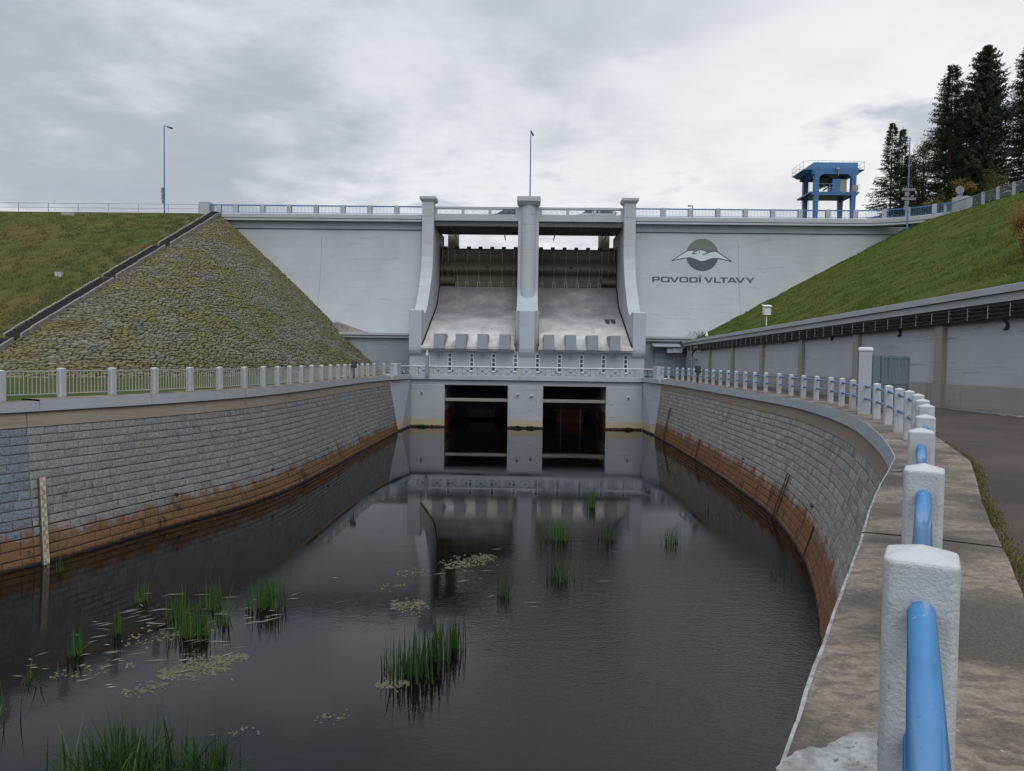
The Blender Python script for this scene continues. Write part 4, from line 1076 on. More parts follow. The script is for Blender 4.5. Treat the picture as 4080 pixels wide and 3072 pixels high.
# flat rock wedge where the cone meets the ledge
b = MB(); b.add([(-22.2,81.5,4.2),(-19.5,81.0,4.3),(-17.6,81.2,4.36),(-22.2,83,4.2),(-18,82.6,4.36),(-21.9,81.8,5.5),(-20.4,81.6,5.2),(-18.9,81.6,4.7),(-21.5,82.9,5.6)], [(0,1,6,5),(1,2,7,6),(5,6,8),(6,7,8),(7,4,8),(2,4,7),(0,5,8,3)])
b.build('rock_wedge', M['kerb'], cone)
st = thing('stairway', 'long dark stairway with stone kerbs climbing between grass embankment and rubble cone', 'stairs', (-36.5,65,9))
def spt(y): return 18.33-(84.9-y)*.4545
for y0, y1, dx in ((72.6,84.9,.12),(63.2,71.8,-.05),(51.0,62.6,.05),(43.0,50.3,0)):
    b = MB(); y = y0
    while y < y1:
        z = spt(y); b.box(-36.98+dx, -36.02+dx, y, y+.36, z-.35, z+.06+random.uniform(-.02,.02)); y += .42
    b.build('steps', M['stepwood'], st)
    for x in (-37.10, -35.90):
        b = MB(); n = int((y1-y0)/1.1)
        for i in range(n):
            ya = y0+(y1-y0)*i/n+.01; yb = y0+(y1-y0)*(i+1)/n-.01
            h = random.uniform(.02,.09); x0, x1 = x+dx-.08, x+dx+.08
            b.add([(x0,ya,spt(ya)-.3),(x1,ya,spt(ya)-.3),(x1,yb,spt(yb)-.3),(x0,yb,spt(yb)-.3),(x0,ya,spt(ya)+h),(x1,ya,spt(ya)+h),(x1,yb,spt(yb)+h),(x0,yb,spt(yb)+h)],
                  [(0,3,2,1),(4,5,6,7),(0,1,5,4),(1,2,6,5),(2,3,7,6),(3,0,4,7)])
        b.build('kerb', M['kerb'], st)
# thin railing along the embankment crest
er = thing('crest_fence', 'thin grey two-bar railing along the grass embankment crest', 'railing', (-60,84.4,18))
x = -38.3; n = 0
while x > -86:
    b = MB(); b.box(x-.03,x+.03,84.35,84.41,17.9,19.02); b.build('post', M['galv'], er); x -= 3.52; n += 1
for z in (19.0, 18.5):
    b = MB(); b.tube([(-38.3,84.38,z),(x+3.52,84.38,z)], .03, 6); b.build('bar', M['galv'], er)
b = MB(); b.box(-53.7,-52.2,83.3,84.1,16.9,17.75); o = b.build('concrete_block', M['plinth'], bevel=.03); tag(o, 'weathered grey concrete block below the railing on the left embankment crest', 'block')
b = MB(); b.box(-41.45,-40.85,63.3,63.6,8.0,8.72); o = b.build('utility_box', M['fence_metal'], bevel=.02); tag(o, 'small white box standing alone in the grass of the left embankment', 'box')

# ------------------------------------------------------------------ right grass slope
RIDGE = cr([(29,-5,11.8),(33,10,13.0),(36.3,30,14.1),(39,50,15.3),(40.8,62,16.05),(42.6,75,17.0),(44.0,84.5,17.75),(44.6,87,17.9)], 8)
def wtop(y): return 3.93+(77.8-y)*.0122 if y > 20 else 4.63
def ridge(y):
    for a, c in zip(RIDGE, RIDGE[1:]):
        if a[1] <= y <= c[1]: f = (y-a[1])/(c[1]-a[1]+1e-9); return a[0]+(c[0]-a[0])*f, a[2]+(c[2]-a[2])*f
    return RIDGE[-1][0], RIDGE[-1][2]
X0S = 18.05
def slope(x, y):
    xr, zr = ridge(y); zw = wtop(y) - .05
    f = (x-X0S)/(xr-X0S)
    return zw + (zr-zw)*min(f, 1)
b = MB(); rows = []
y = 24.0
while y <= 86.6:
    xr, zr = ridge(y); row = []
    for i in range(61):
        x = X0S + (xr-X0S)*i/60; e_ = .3+.7*min(1, i/3)*min(1, (60-i)/3)
        row.append((x, y, slope(x, y) + e_*(.14*fbm((x*.55, y*.55, 3)) + .07*fbm((x*1.9, y*1.9, 9)))))
    row += [(xr+2, y, zr+.03), (xr+14, y, zr+.2), (xr+90, y, zr+6)]
    rows.append(row); y += .55
rows.append([(p[0], 88, p[2]-.0) for p in rows[-1]])
rows.append([(p[0] + 6, 100, max(17.6, p[2])) for p in rows[-1]]); rows.append([(p[0]+10, 175, 20) for p in rows[-1]])
b.grid(rows); struct(b.build('grass_slope', M['grassR'], smooth=True, fix=False))
def s_slope():
    y = 26 + 60*random.random()**1.25; xr, zr = ridge(y); x = X0S + (xr-X0S)*random.random()
    k_ = noise.noise(Vector((x*.2, y*.2, 4))); k2 = noise.noise(Vector((x*.8, y*.8, 1)))
    if k2 < -.15: return None
    return x, y, slope(x, y), k_
tufts('slope_grass', 'short green grass tufts covering the right slope above the wall', M['bladeR'], 60000, s_slope, .04, .13, 2, .03)
# fence on the ridge
rf = thing('ridge_fence', 'grey barred fence climbing along the top of the right grass slope', 'fence', (42,70,17))
pts = []
y = 77.5
while y > 24:
    xr, zr = ridge(y); pts.append((xr+.1, y, zr)); y -= 2.75
for i, (x, y, z) in enumerate(pts):
    b = MB(); b.box(x-.10,x+.10,y-.10,y+.10,z-.2,z+1.12); b.build('post', M['galv'], rf)
    if i+1 < len(pts):
        a, c = Vector((x,y,z)), Vector(pts[i+1]); b = MB()
        for h, rr in ((.18,.022),(1.04,.04)): b.tube([a+Vector((0,0,h)), c+Vector((0,0,h))], rr, 6)
        for k_ in range(1, 19):
            q = a.lerp(c, k_/19); b.box(q.x-.009,q.x+.009,q.y-.009,q.y+.009,q.z+.18,q.z+1.03)
        b.build('bar_panel', M['gate_grey'], rf, fix=False)

# ------------------------------------------------------------------ side wall with pilasters on the right
sw = thing('side_wall', 'long white wall with beige pilasters and grey cornice below the grass slope', 'wall', (17.3, 50, 0))
def yz_prism(b, prof, ya, yb):
    """profile of (x, z above the sloping top line) swept along y between ya and yb"""
    n = len(prof); r = []
    for y in (ya, yb):
        r.append([(x, y, (z if zt == 0 else wtop(y)+z)) for x, z, zt in prof])
    b.add(r[0]+r[1], [(i,(i+1)%n,n+(i+1)%n,n+i) for i in range(n)]+[tuple(range(n)),tuple(range(n,2*n))[::-1]])
YA, YB = 24.6, 80.7
b = MB(); yz_prism(b, [(17.3,.88,0),(17.3,-.62,1),(18.4,-.62,1),(18.4,.88,0)], YA, YB); b.build('wall_face', M['sidewall'], sw)
b = MB(); yz_prism(b, [(17.27,-.3,0),(17.27,.87,0),(17.31,.88,0),(18.4,.88,0),(18.4,-.3,0)], YA, YB); b.build('plinth', M['plinth'], sw)
b = MB()
for prof in ([(16.98,-.60,1),(16.98,-.32,1),(17.06,-.30,1),(18.5,-.30,1),(18.5,-.60,1)], [(16.86,-.295,1),(16.86,-.05,1),(16.93,-.03,1),(18.5,-.03,1),(18.5,-.295,1)]): yz_prism(b, prof, YA, YB)
b.build('cornice', M['trim'], sw)
b = MB(); yz_prism(b, [(17.2,-.025,1),(17.15,.03,1),(17.5,.07,1),(18.3,.06,1),(18.3,-.025,1)], YA, YB); b.build('mossy_top', M['kerb'], sw)
for i in range(7):
    y = 30.93 + i*7.75
    if y > 79: continue
    b = MB(); b.box(17.08, 17.3, y-.28, y+.28, -.1, wtop(y)-.625); b.build('pilaster', M['beige'], sw, bevel=.015)
# bundles of black cable on hooks under the cornice
cb = thing('cable_bundle', 'black cable bundles sagging between hooks under the cornice of the side wall', 'cables', (17.1, 50, 3.4))
for li, (dz, n_) in enumerate(((-.70,3),(-.84,3),(-1.0,3),(-1.12,2))):
    for k_ in range(n_):
        pts = []; y = YA; 
        while y < 74:
            f = ((y*1.0+li*.37) % 1.25)/1.25; sag = -.045*(1-(2*f-1)**2)*(.6+.25*k_)
            pts.append((16.96+.05*k_, y, wtop(y)+dz-.045*k_+sag+.015*fbm((y*.7,li,k_)))); y += .25
        b = MB(); b.tube(pts, .032, 5); b.build('cable', M['cable'], cb, fix=False)
y = YA+.3
while y < 74:
    b = MB(); b.box(16.90,16.915,y-.012,y+.012,wtop(y)-1.16,wtop(y)-.68)
    for dz in (-.80,-.97,-1.14): b.box(16.9155,17.02,y-.012,y+.012,wtop(y)+dz,wtop(y)+dz+.015)
    b.build('hook', M['galv'], cb, fix=False); y += 1.25
b = MB(); yz_prism(b, [(17.03,-1.14,1),(17.03,-.63,1),(17.075,-.63,1),(17.075,-1.14,1)], YA, 74); b.build('back_board', M['cable'], cb)
for y, lab in ((57.7,'round wall lamp on the side wall, farthest from the camera'),(50.1,'round wall lamp on the side wall, second from the far end'),(42.1,'round wall lamp in the middle of the side wall'),
               (34.5,'round wall lamp on the side wall above the open gate'),(26.9,'largest looking round wall lamp on the side wall at the right edge')):
    l = thing('wall_lamp', lab, 'wall lamp', (17.25,y,3.1), 'round lamps on the side wall')
    b = MB(); b.disc((17.3,y,3.1),(-1,0,0),.16,.09,18); b.build('housing', M['dkmetal'], l)
    b = MB(); b.disc((17.205,y,3.1),(-1,0,0),.135,.07,18); b.build('cover', M['beige'], l, bevel=.03)
    b = MB(); b.tube([(17.24,y,3.25),(17.2,y,3.4)], .02, 6); b.build('conduit', M['cable'], l)
# the corner by the dam: door, canopy, duct, pipes
dr = thing('steel_door', 'grey double steel door with diamond folds in the wall beside the dam', 'door', (15.0,81.1,0))
b = MB(); b.box(14.05,14.15,81.08,81.25,-.05,2.42); b.box(16.05,16.15,81.08,81.25,-.05,2.42); b.box(14.15,16.05,81.08,81.25,2.32,2.42); b.build('frame', M['galv'], dr)
for x0, x1 in ((14.155,15.095),(15.105,16.045)):
    b = MB(); xm, zm = (x0+x1)/2, 1.15; y0, y1 = 81.16, 81.12
    c = [(x0,y0,-.02),(x1,y0,-.02),(x1,y0,2.315),(x0,y0,2.315)]; mid_ = [(x0,y0,zm),(x1,y0,zm)]
    b.add([(x0,81.2,-.02),(x1,81.2,-.02),(x1,81.2,2.315),(x0,81.2,2.315),(x0,y0,-.02),(x1,y0,-.02),(x1,y0,2.315),(x0,y0,2.315),(xm,y1,-.02),(x1,y1-.0,zm),(xm,y1,2.315),(x0,y1,zm),(xm,y0,zm)],
          [(4,8,11),(8,5,9),(9,6,10),(10,7,11),(8,9,12),(9,10,12),(10,11,12),(11,8,12),(0,3,2,1)]); b.build('leaf', M['grey_door'], dr)
cn = thing('canopy', 'small corrugated metal canopy above the steel door', 'canopy', (15,80.6,3.2))
b = MB(); xs = [13.6+i*.1 for i in range(31)]
b.grid([[(x, 81.18, 3.62+.03*(i % 2)), (x, 80.0, 3.22+.03*(i % 2))] for i, x in enumerate(xs)]); b.build('sheet', M['galv'], cn)
b = MB(); b.box(13.6,16.6,80.02,80.08,3.10,3.19); b.build('edge_beam', M['dkmetal'], cn)
dc = thing('air_duct', 'square metal air duct hanging below the canopy with a dark grille', 'duct', (16,80.3,2.9))
b = MB(); b.box(15.15,15.75,80.2,80.8,2.55,3.05); b.box(15.77,16.8,80.15,80.75,2.57,3.07); b.build('duct_sections', M['galv'], dc, bevel=.01)
b = MB(); b.box(16.82,17.25,80.1,80.7,2.45,3.09); b.build('grille', M['cable'], dc)
for x, y, lab in ((16.55,80.9,'grey downpipe in the corner right of the steel door'),(16.95,76.2,'pale downpipe with a bent top on the side wall near the corner')):
    b = MB(); b.tube([(17.25,y,2.75),(x+.12,y,2.72),(x,y,2.6),(x,y,-.05)], .06, 8); o = b.build('downpipe', M['galv'], fix=False); tag(o, lab, 'pipe', 'downpipes in the corner')
b = MB()
for k_ in range(4):
    b.tube([(17.0+.05*k_,74.5,3.0),(16.95,75.4+.3*k_,2.9-.2*k_),(17.0,76.2,2.2+.2*k_),(17.1,76.9,3.1),(17.15,79,3.2-.1*k_)], .035, 6)
o = b.build('loose_cables', M['cable'], fix=False); tag(o, 'tangle of cables drooping from the cornice near the corner by the door', 'cables')
b = MB(); b.box(17.05,17.3,75.2,75.75,1.9,2.75); o = b.build('switch_box', M['sidewall'], bevel=.01); tag(o, 'narrow pale switch box on the side wall near the corner', 'box')
# instrument shelter on the slope
ss = thing('instrument_shelter', 'white louvred weather shelter on a thin post at the foot of the grass slope', 'shelter', (19.0,59,5.0))
x, y, z = 19.0, 59.0, slope(19.0,59)
b = MB(); b.cyl(x,y,z-.2,z+.85,.045,8); b.build('post', M['white'], ss)
b = MB()
for k_ in range(7): b.frustum((x-.27,x+.27,y-.27,y+.27),(x-.23,x+.23,y-.23,y+.23),z+.85+k_*.09,z+.93+k_*.09)
b.build('louvred_box', M['white'], ss)
b = MB(); b.add([(x-.33,y-.36,z+1.48),(x+.33,y-.36,z+1.48),(x+.33,y+.36,z+1.62),(x-.33,y+.36,z+1.62),(x-.33,y-.36,z+1.53),(x+.33,y-.36,z+1.53),(x+.33,y+.36,z+1.67),(x-.33,y+.36,z+1.67)],[(0,3,2,1),(4,5,6,7),(0,1,5,4),(1,2,6,5),(2,3,7,6),(3,0,4,7)]); b.build('roof', M['white'], ss)
b = MB(); b.cyl(18.3,75.6,3.9,4.3,.05,8); b.cyl(18.3,75.6,4.3,4.75,.16,12,.04); o = b.build('vent_cap', M['white']); tag(o, 'tiny white pointed vent at the far end of the side wall top', 'vent')

# ------------------------------------------------------------------ gantry crane on the crest
cr_ = thing('gantry_crane', 'blue gantry crane with railed top platform standing on the right crest', 'crane', (37.4,93,18.1))
YN, YF = 91.2, 95.0; CB = M['crane_blue']; CDK = M['crane_dark']
for x, y, nm in ((34.95,YN,0),(39.45,YN,1),(35.05,YF,2),(39.5,YF,3)):
    b = MB(); w0, w1 = .19, .28
    b.frustum((x-w0,x+w0,y-.22,y+.22),(x-w1,x+w1,y-.3,y+.3),18.1,22.6); b.box(x-w1+.0,x+w1-.0,y-.3,y+.3,22.6,25.3); b.build('leg', CB if nm < 2 else CDK, cr_)
b = MB()
for y in (YN, YF): b.box(34.4,40.0,y-.25,y+.25,24.75,25.5)
for x in (34.95,39.45): b.box(x-.25,x+.25,YN+.25,YF-.25,24.75,25.5)
b.build('portal_beams', CB, cr_)
b = MB()
for xx, s in ((35.23,1),(39.17,-1)):
    pr = [(xx,24.76)]+[(xx+s*.75*(1-math.cos(a)), 24.76-.75*(1-math.sin(a))*1.0) for a in [math.pi/2*(1-q/6) for q in range(7)]][::-1]
    pr = [(xx,24.76),(xx,24.05)]+[(xx+s*.7*(1-math.cos(R(q*15))), 24.05+.71*math.sin(R(q*15))) for q in range(1,7)]
    n = len(pr); b.add([(x,YN-.25,z) for x,z in pr]+[(x,YN+.2,z) for x,z in pr],[(i,(i+1)%n,n+(i+1)%n,n+i) for i in range(n)]+[tuple(range(n)),tuple(range(n,2*n))[::-1]])
b.build('corner_gusset', CB, cr_)
b = MB(); b.box(34.6,39.95,YN-.1,YF+.1,25.5,26.2); b.build('top_housing', m_blue('crane_light_blue', (.03,.15,.33), .5), cr_, bevel=.02)
b = MB(); b.box(33.5,40.9,YN+.3,YF+.4,25.36,25.48); b.frustum((34.0,40.2,YN+.6,YF),(33.6,40.8,YN+.4,YF+.3),25.0,25.36); b.build('walkway', CB, cr_)
b = MB()
loop = [(33.5,YN+.3),(33.5,YF+.4),(40.9,YF+.4),(40.9,YN+.3)]
for z in (25.9,26.4): b.tube([(x,y,z) for x,y in loop], .022, 5); 
b.tube([(33.5,YN+.3,26.4),(34.4,YN+.0,26.45),(40.9,YN+.3,26.4)], .022, 5)
for i in range(3):
    a, c = Vector((*loop[i],0)), Vector((*loop[i+1],0)); n = max(2,int((c-a).length/1.3))
    for k_ in range(n+1): q = a.lerp(c,k_/n); b.tube([(q.x,q.y,25.4),(q.x,q.y,26.4)], .022, 5)
for x in (35.2,36.7,38.2,39.6): b.tube([(x,YN+.2,26.2),(x,YN+.2,26.45)], .02, 5)
b.build('guard_rail', M['galv'], cr_, fix=False)
b = MB(); b.box(34.1,40.1,YN-.3,YF+.2,22.42,22.6); b.box(34.4,39.9,YN-.28,YN+.1,22.2,22.42); b.build('platform', CB, cr_)
b = MB(); b.box(37.0,37.95,YN+.1,YN+1.6,22.6,24.25); b.build('cabin', m_blue('crane_cabin_blue', (.02,.12,.30), .5), cr_)
b = MB(); b.box(37.97,38.75,YN+.15,YN+1.2,22.6,24.2); b.box(39.25,39.95,YN-.32,YN-.26,22.65,23.4); b.build('cabinet', M['beige'], cr_)
b = MB(); b.box(35.5,36.9,YN+.8,YN+2.5,23.75,24.76); b.tube([(35.6,YN+1,23.2),(36.3,YN+1,23.5),(36.8,YN+1,23.7)], .12, 6); b.tube([(36.2,YN+1,23.0),(36.9,YN+1,23.5)], .1, 6); b.build('hoist', M['cable'], cr_)
b = MB()
for x in (34.05,34.45): b.tube([(x,YN+.9,18.2),(x,YN+.9,25.3)], .025, 5)
z = 18.4
while z < 25.2: b.tube([(34.05,YN+.9,z),(34.45,YN+.9,z)], .016, 4); z += .33
b.build('ladder', CB, cr_, fix=False)
b = MB()
for z in (23.1,23.55): b.tube([(34.2,YN-.25,z),(37.0,YN-.25,z)], .02, 5); b.tube([(40.1,YN-.25,z),(40.1,YF,z)], .02, 5)
for x in (35.8,36.5): b.tube([(x,YN-.25,22.6),(x,YN-.25,23.55)], .02, 5)
b.tube([(40.1,YN-.25,22.6),(40.1,YN-.25,23.55)], .02, 5); b.build('platform_rail', M['galv'], cr_, fix=False)
b = MB(); b.tube([(37.5,YN-.35,24.55),(37.5,YN-.35,25.1),(37.3,YN-.5,25.25)], .035, 6); b.box(37.2,37.42,YN-.75,YN-.4,25.2,25.42); b.build('work_lamp', M['galv'], cr_)
b = MB()
for x0, x1 in ((34.6,35.4),(39.1,40.5)): b.box(x0,x1,YN-.3,YN+.3,18.1,18.42)
b.box(34.75,35.0,YN,YF,18.12,18.5); b.build('bogie', CB, cr_)

# ------------------------------------------------------------------ lamp poles, signs, camera mast
def lamp(x, y, z0, z1, arm, label, r=.075):
    l = thing('street_lamp', label, 'street lamp', (x,y,z0), 'blue lamp poles on the crest')
    b = MB(); b.tube([(x,y,z0-.3),(x,y,z0+(z1-z0)*.45),(x,y,z1)], r*1.25, 10, True, r*.75); b.build('pole', M['crest_blue'], l)
    ax, ay = arm; b = MB(); b.tube([(x,y,z1-.05),(x+ax*.5,y+ay*.5,z1-.2)], .035, 6); b.build('arm', M['crest_blue'], l)
    b = MB(); d_ = Vector((ax,ay,-.28)).normalized(); p = Vector((x+ax*.45,y+ay*.45,z1-.18)); b.tube([p,p+d_*.12,p+d_*.45,p+d_*.62], .07, 8, True, .13); b.build('lamp_head', M['dkmetal'], l)
    return l
l1 = lamp(-44.1,88,18.0,29.15,(.85,0),'tall blue lamp pole behind the railing of the left grass embankment')
b = MB(); b.box(-44.42,-44.12,87.85,87.95,21.0,21.7); b.box(-44.40,-44.12,87.85,87.95,20.3,20.95); b.box(-44.35,-44.1,87.85,87.95,19.8,20.25); b.build('sign_plates', M['grey_plate'], l1)
l2 = lamp(-.04,89.0,18.1,29.2,(.12,-.1),'tall blue lamp pole rising behind the centre pier of the dam')
l3 = lamp(41.3,81.6,slope(41.3,81.6)-.0,26.4,(-.75,-.1),'blue lamp pole with finger signs on the slope before the curved parapet')
for z, x0, x1, h in ((20.6,-.75,.75,.26),(19.6,-.75,.8,.28)):
    b = MB(); b.box(41.3+x0,41.3+x1,81.48,81.52,z,z+h); b.build('sign_board', M['grey_plate'], l3)
for z, dx in ((20.0,-.1),(19.0,-.1),(18.55,-.2)):
    b = MB(); b.box(41.3-.32+dx,41.3+.15+dx,81.46,81.50,z,z+.5 if z != 18.55 else z+.4); b.build('sign_board', M['grey_plate'], l3)
sg = thing('road_sign', 'back of a round grey road sign on a post by the right end block', 'road sign', (45.9,80,17.6))
b = MB(); b.tube([(45.9,80,17.2),(45.9,80,20.7)], .045, 8); b.build('post', M['galv'], sg)
b = MB(); b.disc((45.9,79.95,20.35),(0,-1,0),.46,.03,28); b.build('round_plate', M['grey_plate'], sg)
b = MB(); b.box(45.58,46.22,79.92,79.96,19.35,19.8); b.build('plate', M['grey_plate'], sg)
cm = thing('camera_mast', 'small camera on a blue mast behind the right crest railing', 'camera', (18.3,85.2,18.1))
b = MB(); b.box(18.62,18.72,85.1,85.2,18.1,19.55); b.build('mast', M['crest_blue'], cm)
b = MB(); b.tube([(18.66,85.15,19.5),(18.25,85.0,19.52)], .035, 6); b.tube([(18.38,85.0,19.47),(18.1,84.9,19.45)], .085, 8); b.build('camera_body', M['dkmetal'], cm)

# ------------------------------------------------------------------ vehicles on the crest
def car(x0, y, z, L, label):
    g = thing('parked_car', label, 'car', (x0+L/2, y, z)); wd = .85
    pr = [(0,.35),(.02,.62),(.25,.74),(1.15,.86),(1.95,1.34),(2.55,1.42),(3.2,1.38),(3.95,1.0),(4.25,.95),(4.3,.4),(4.1,.25),(.15,.25)]
    pr = [(x0+a/4.3*L, h) for a, h in pr]
    def sect(prr, y0, y1, zz):
        n = len(prr); b = MB(); b.add([(a,y0,zz+h) for a,h in prr]+[(a,y1,zz+h) for a,h in prr],[(i,(i+1)%n,n+(i+1)%n,n+i) for i in range(n)]+[tuple(range(n)),tuple(range(n,2*n))[::-1]]); return b
    sect(pr, y-wd, y+wd, z).build('body', M['car_dark'], g, bevel=.08, seg=3)
    gl = [(x0+a/4.3*L, h) for a, h in ((1.35,.93),(1.98,1.30),(2.55,1.37),(3.15,1.33),(3.75,1.0))]
    sect(gl, y-wd-.012, y-wd+.02, z).build('side_window', M['glass'], g)
    for a in (.85,3.45):
        b = MB(); b.disc((x0+a/4.3*L,y-wd-.01,z+.32),(0,1,0),.32,.22,20); wh = b.build('wheel', M['tyre'], g)
        b = MB(); b.disc((x0+a/4.3*L,y-wd-.02,z+.32),(0,1,0),.19,.02,16); b.build('rim', M['galv'], wh)
car(-5.2, 88.6, 18.1, 4.5, 'dark car passing behind the lattice railing left of the centre pier')
g = thing('van', 'pale silver van with dark windows behind the lattice railing right of the centre pier', 'van', (7.6,88.6,18.1))
x0, y, z, wd = 5.15, 88.6, 18.06, .95
def sect(prr, y0, y1):
    n = len(prr); b = MB(); b.add([(x0+a,y0,z+h*.88) for a,h in prr]+[(x0+a,y1,z+h*.88) for a,h in prr],[(i,(i+1)%n,n+(i+1)%n,n+i) for i in range(n)]+[tuple(range(n)),tuple(range(n,2*n))[::-1]]); return b
sect([(0,.35),(.03,.75),(.35,.98),(.95,1.15),(1.75,1.82),(2.2,1.95),(4.7,1.95),(4.95,1.8),(5.05,.9),(5.05,.4),(4.8,.28),(.2,.28)], y-wd, y+wd).build('body', M['car_silver'], g, bevel=.09, seg=3)
for pr in ([(1.12,1.2),(1.78,1.74),(2.2,1.8),(2.2,1.15)],[(2.32,1.15),(2.32,1.8),(2.95,1.8),(2.95,1.15)],[(3.1,1.15),(3.1,1.8),(4.6,1.8),(4.6,1.15)]):
    sect(pr, y-wd-.012, y-wd+.02).build('side_window', M['glass'], g)
for a in (.95,4.0):
    b = MB(); b.disc((x0+a,y-wd-.01,z+.34),(0,1,0),.34,.22,20); wh = b.build('wheel', M['tyre'], g)
    b = MB(); b.disc((x0+a,y-wd-.02,z+.34),(0,1,0),.2,.02,16); b.build('rim', M['galv'], wh)
sect([(5.0,.95),(5.06,.95),(5.06,1.35),(5.0,1.35)], y-wd+.0, y-wd+.12).build('tail_lamp', m_plain('tail_red', (.25,.02,.02), .3), g)
# ------------------------------------------------------------------ trees and bushes
def conifer(name, label, x, y, z, H, rad, mat, seed, bare=.08, gap=0.0, droop=.35, top=1.0, dens=1.0, leaf=.30, group=None, lean=(0,0), pine=False):
    rnd = random.Random(seed)
    g = thing(name, label, 'tree', (x,y,z), group)
    b = MB(); b.tube([(x,y,z-.4),(x+lean[0]*.5,y+lean[1]*.5,z+H*.5),(x+lean[0],y+lean[1],z+H)], .0135*H, 8, True, .02); b.build('trunk', M['trunk'], g, fix=False)
    b = MB(); br = MB(); hz = H*bare; lv = 0
    while hz < H*.985:
        f = (hz/H-bare)/(1-bare)
        if pine: prof = (math.sin(math.pi*min(1, f*.78+.20))**.8)*(.75+.5*noise.noise(Vector((hz*.35, seed, 0))))
        else: prof = (1-f)**(.85 if mat == 'spruce' else .62)*(.9+.30*noise.noise(Vector((hz*.4, seed, 0))))
        Rr = max(.12, rad*prof); nb = max(4, int((5 if pine else 6)*dens))
        cx, cy = x+lean[0]*hz/H, y+lean[1]*hz/H
        for q in range(nb):
            if rnd.random() < gap: continue
            an = rnd.uniform(0, 6.283); L = Rr*rnd.uniform(.65,1.15); up = (.25*f + rnd.uniform(-.1,.12)) if not pine else rnd.uniform(-.05,.35)
            n = max(3, int(L/.24)); dirx, diry = math.cos(an), math.sin(an); pts = []
            c0 = min(1, max(0, rnd.gauss(.42,.2)))
            for k_ in range(n+1):
                s = k_/n; pts.append((cx+dirx*L*s, cy+diry*L*s, z+hz+L*(up*s-droop*s*s*(1-.5*f)+ (.16*s**4))))
            br.tube([pts[0], pts[n//2], pts[-1]], .02+.004*L, 3, False, .006)
            for k_ in range(max(1, n//4) if not pine else max(1, n//3), n+1):
                p = pts[k_]; s = k_/n; wv = leaf*(1.25-.55*s)*rnd.uniform(.8,1.3)
                for sd in ((-1,1) if not pine else (-1,1,0,2)):
                    if pine:
                        for _ in range(2):
                            ox, oy, oz = rnd.gauss(0,1), rnd.gauss(0,1), rnd.gauss(.35,.8); l = math.sqrt(ox*ox+oy*oy+oz*oz)+.01; ox, oy, oz = ox/l*wv, oy/l*wv, oz/l*wv
                            tx, ty, tz = rnd.gauss(0,.05), rnd.gauss(0,.05), rnd.gauss(0,.05)
                            b.add([p, (p[0]+ox*.6+tx,p[1]+oy*.6+ty,p[2]+oz*.6+tz), (p[0]+ox,p[1]+oy,p[2]+oz), (p[0]+ox*.6-tx,p[1]+oy*.6-ty,p[2]+oz*.6-tz)], [(0,1,2,3)], (min(1,max(0,c0+rnd.gauss(0,.15))),)*3)
                    else:
                        for q2 in range(2):
                            sx, sy = -diry*sd, dirx*sd; fw = rnd.uniform(.2,.9)*wv; dn = -wv*rnd.uniform(.05,.8); w2 = wv*rnd.uniform(.6,1.1); o = rnd.uniform(-.12,.12)
                            a = (p[0]+dirx*o, p[1]+diry*o, p[2]); e_ = (p[0]+sx*w2+dirx*fw, p[1]+sy*w2+diry*fw, p[2]+dn)
                            m_ = ((a[0]+e_[0])/2, (a[1]+e_[1])/2, (a[2]+e_[2])/2+.03)
                            b.add([a, (m_[0]+dirx*.045, m_[1]+diry*.045, m_[2]+.02), e_, (m_[0]-dirx*.045, m_[1]-diry*.045, m_[2]-.045)], [(0,1,2,3)], (min(1,max(0,c0+rnd.gauss(0,.12))),)*3)
        hz += (.24+.22*(1-f))*(1.0 if not pine else 1.25)/max(.6, dens)**.3; lv += 1
    br.build('branches', M['trunk'], g, fix=False)
    b.build('crown', M[mat], g, fix=False); return g
conifer('spruce', 'slim spruce with drooping open branches, left of the pair right of the crane', 50.7,105,17.8,17.9,4.6,'spruce',1,.03,.05,.30,dens=1.25,leaf=.38,group='pair of slim spruces')
conifer('spruce', 'slim spruce close behind its twin, right one of the pair', 52.9,106.5,17.8,17.6,3.9,'spruce',2,.05,.08,.22,dens=1.2,leaf=.38,group='pair of slim spruces')
conifer('pine', 'tall dark conifer with a pointed top, left one of the tall group', 58.2,104,18,25.4,5.4,'pine',3,.08,.12,.2,dens=1.55,leaf=.42,group='tall dark conifers')
conifer('pine', 'tallest broad dark pine with a ragged top in the middle of the tall group', 62.2,103,18.5,27.0,5.0,'pine',4,.10,.22,.1,dens=2.6,leaf=.36,pine=True,group='tall dark conifers')
conifer('pine', 'dark tall conifer cut by the right edge of the view', 67.4,102,19,26.6,5.2,'pine',5,.1,.12,.2,dens=1.55,leaf=.42,group='tall dark conifers')
conifer('pine', 'dark conifer filling the gap behind the tall pines on the right', 66.2,109,19,24.5,4.8,'pine',6,.05,.12,.2,dens=1.3,leaf=.44,group='tall dark conifers')
conifer('pine', 'lower dark conifer behind the tall pointed tree on the right', 61.5,111,18,21.5,5.2,'pine',8,.04,.12,.2,dens=1.3,leaf=.44,group='tall dark conifers')
conifer('pine', 'short dark conifer low behind the birch', 57.4,113,18,15.5,4.4,'pine',21,.03,.1,.2,dens=1.3,leaf=.44,group='tall dark conifers')
conifer('pine', 'dark conifer between the two tallest tops, farther back', 62.2,107,18.3,22.8,4.4,'pine',22,.05,.1,.2,dens=1.3,leaf=.44,group='tall dark conifers')
conifer('pine', 'dark conifer in front of the right edge trees', 70.6,100,19.5,21.5,4.6,'pine',23,.05,.1,.2,dens=1.3,leaf=.44,group='tall dark conifers')
conifer('pine', 'lower dark conifer behind the right edge of the tall group', 72.5,109,20,25.5,4.8,'pine',9,.04,.12,.2,dens=1.3,leaf=.44,group='tall dark conifers')
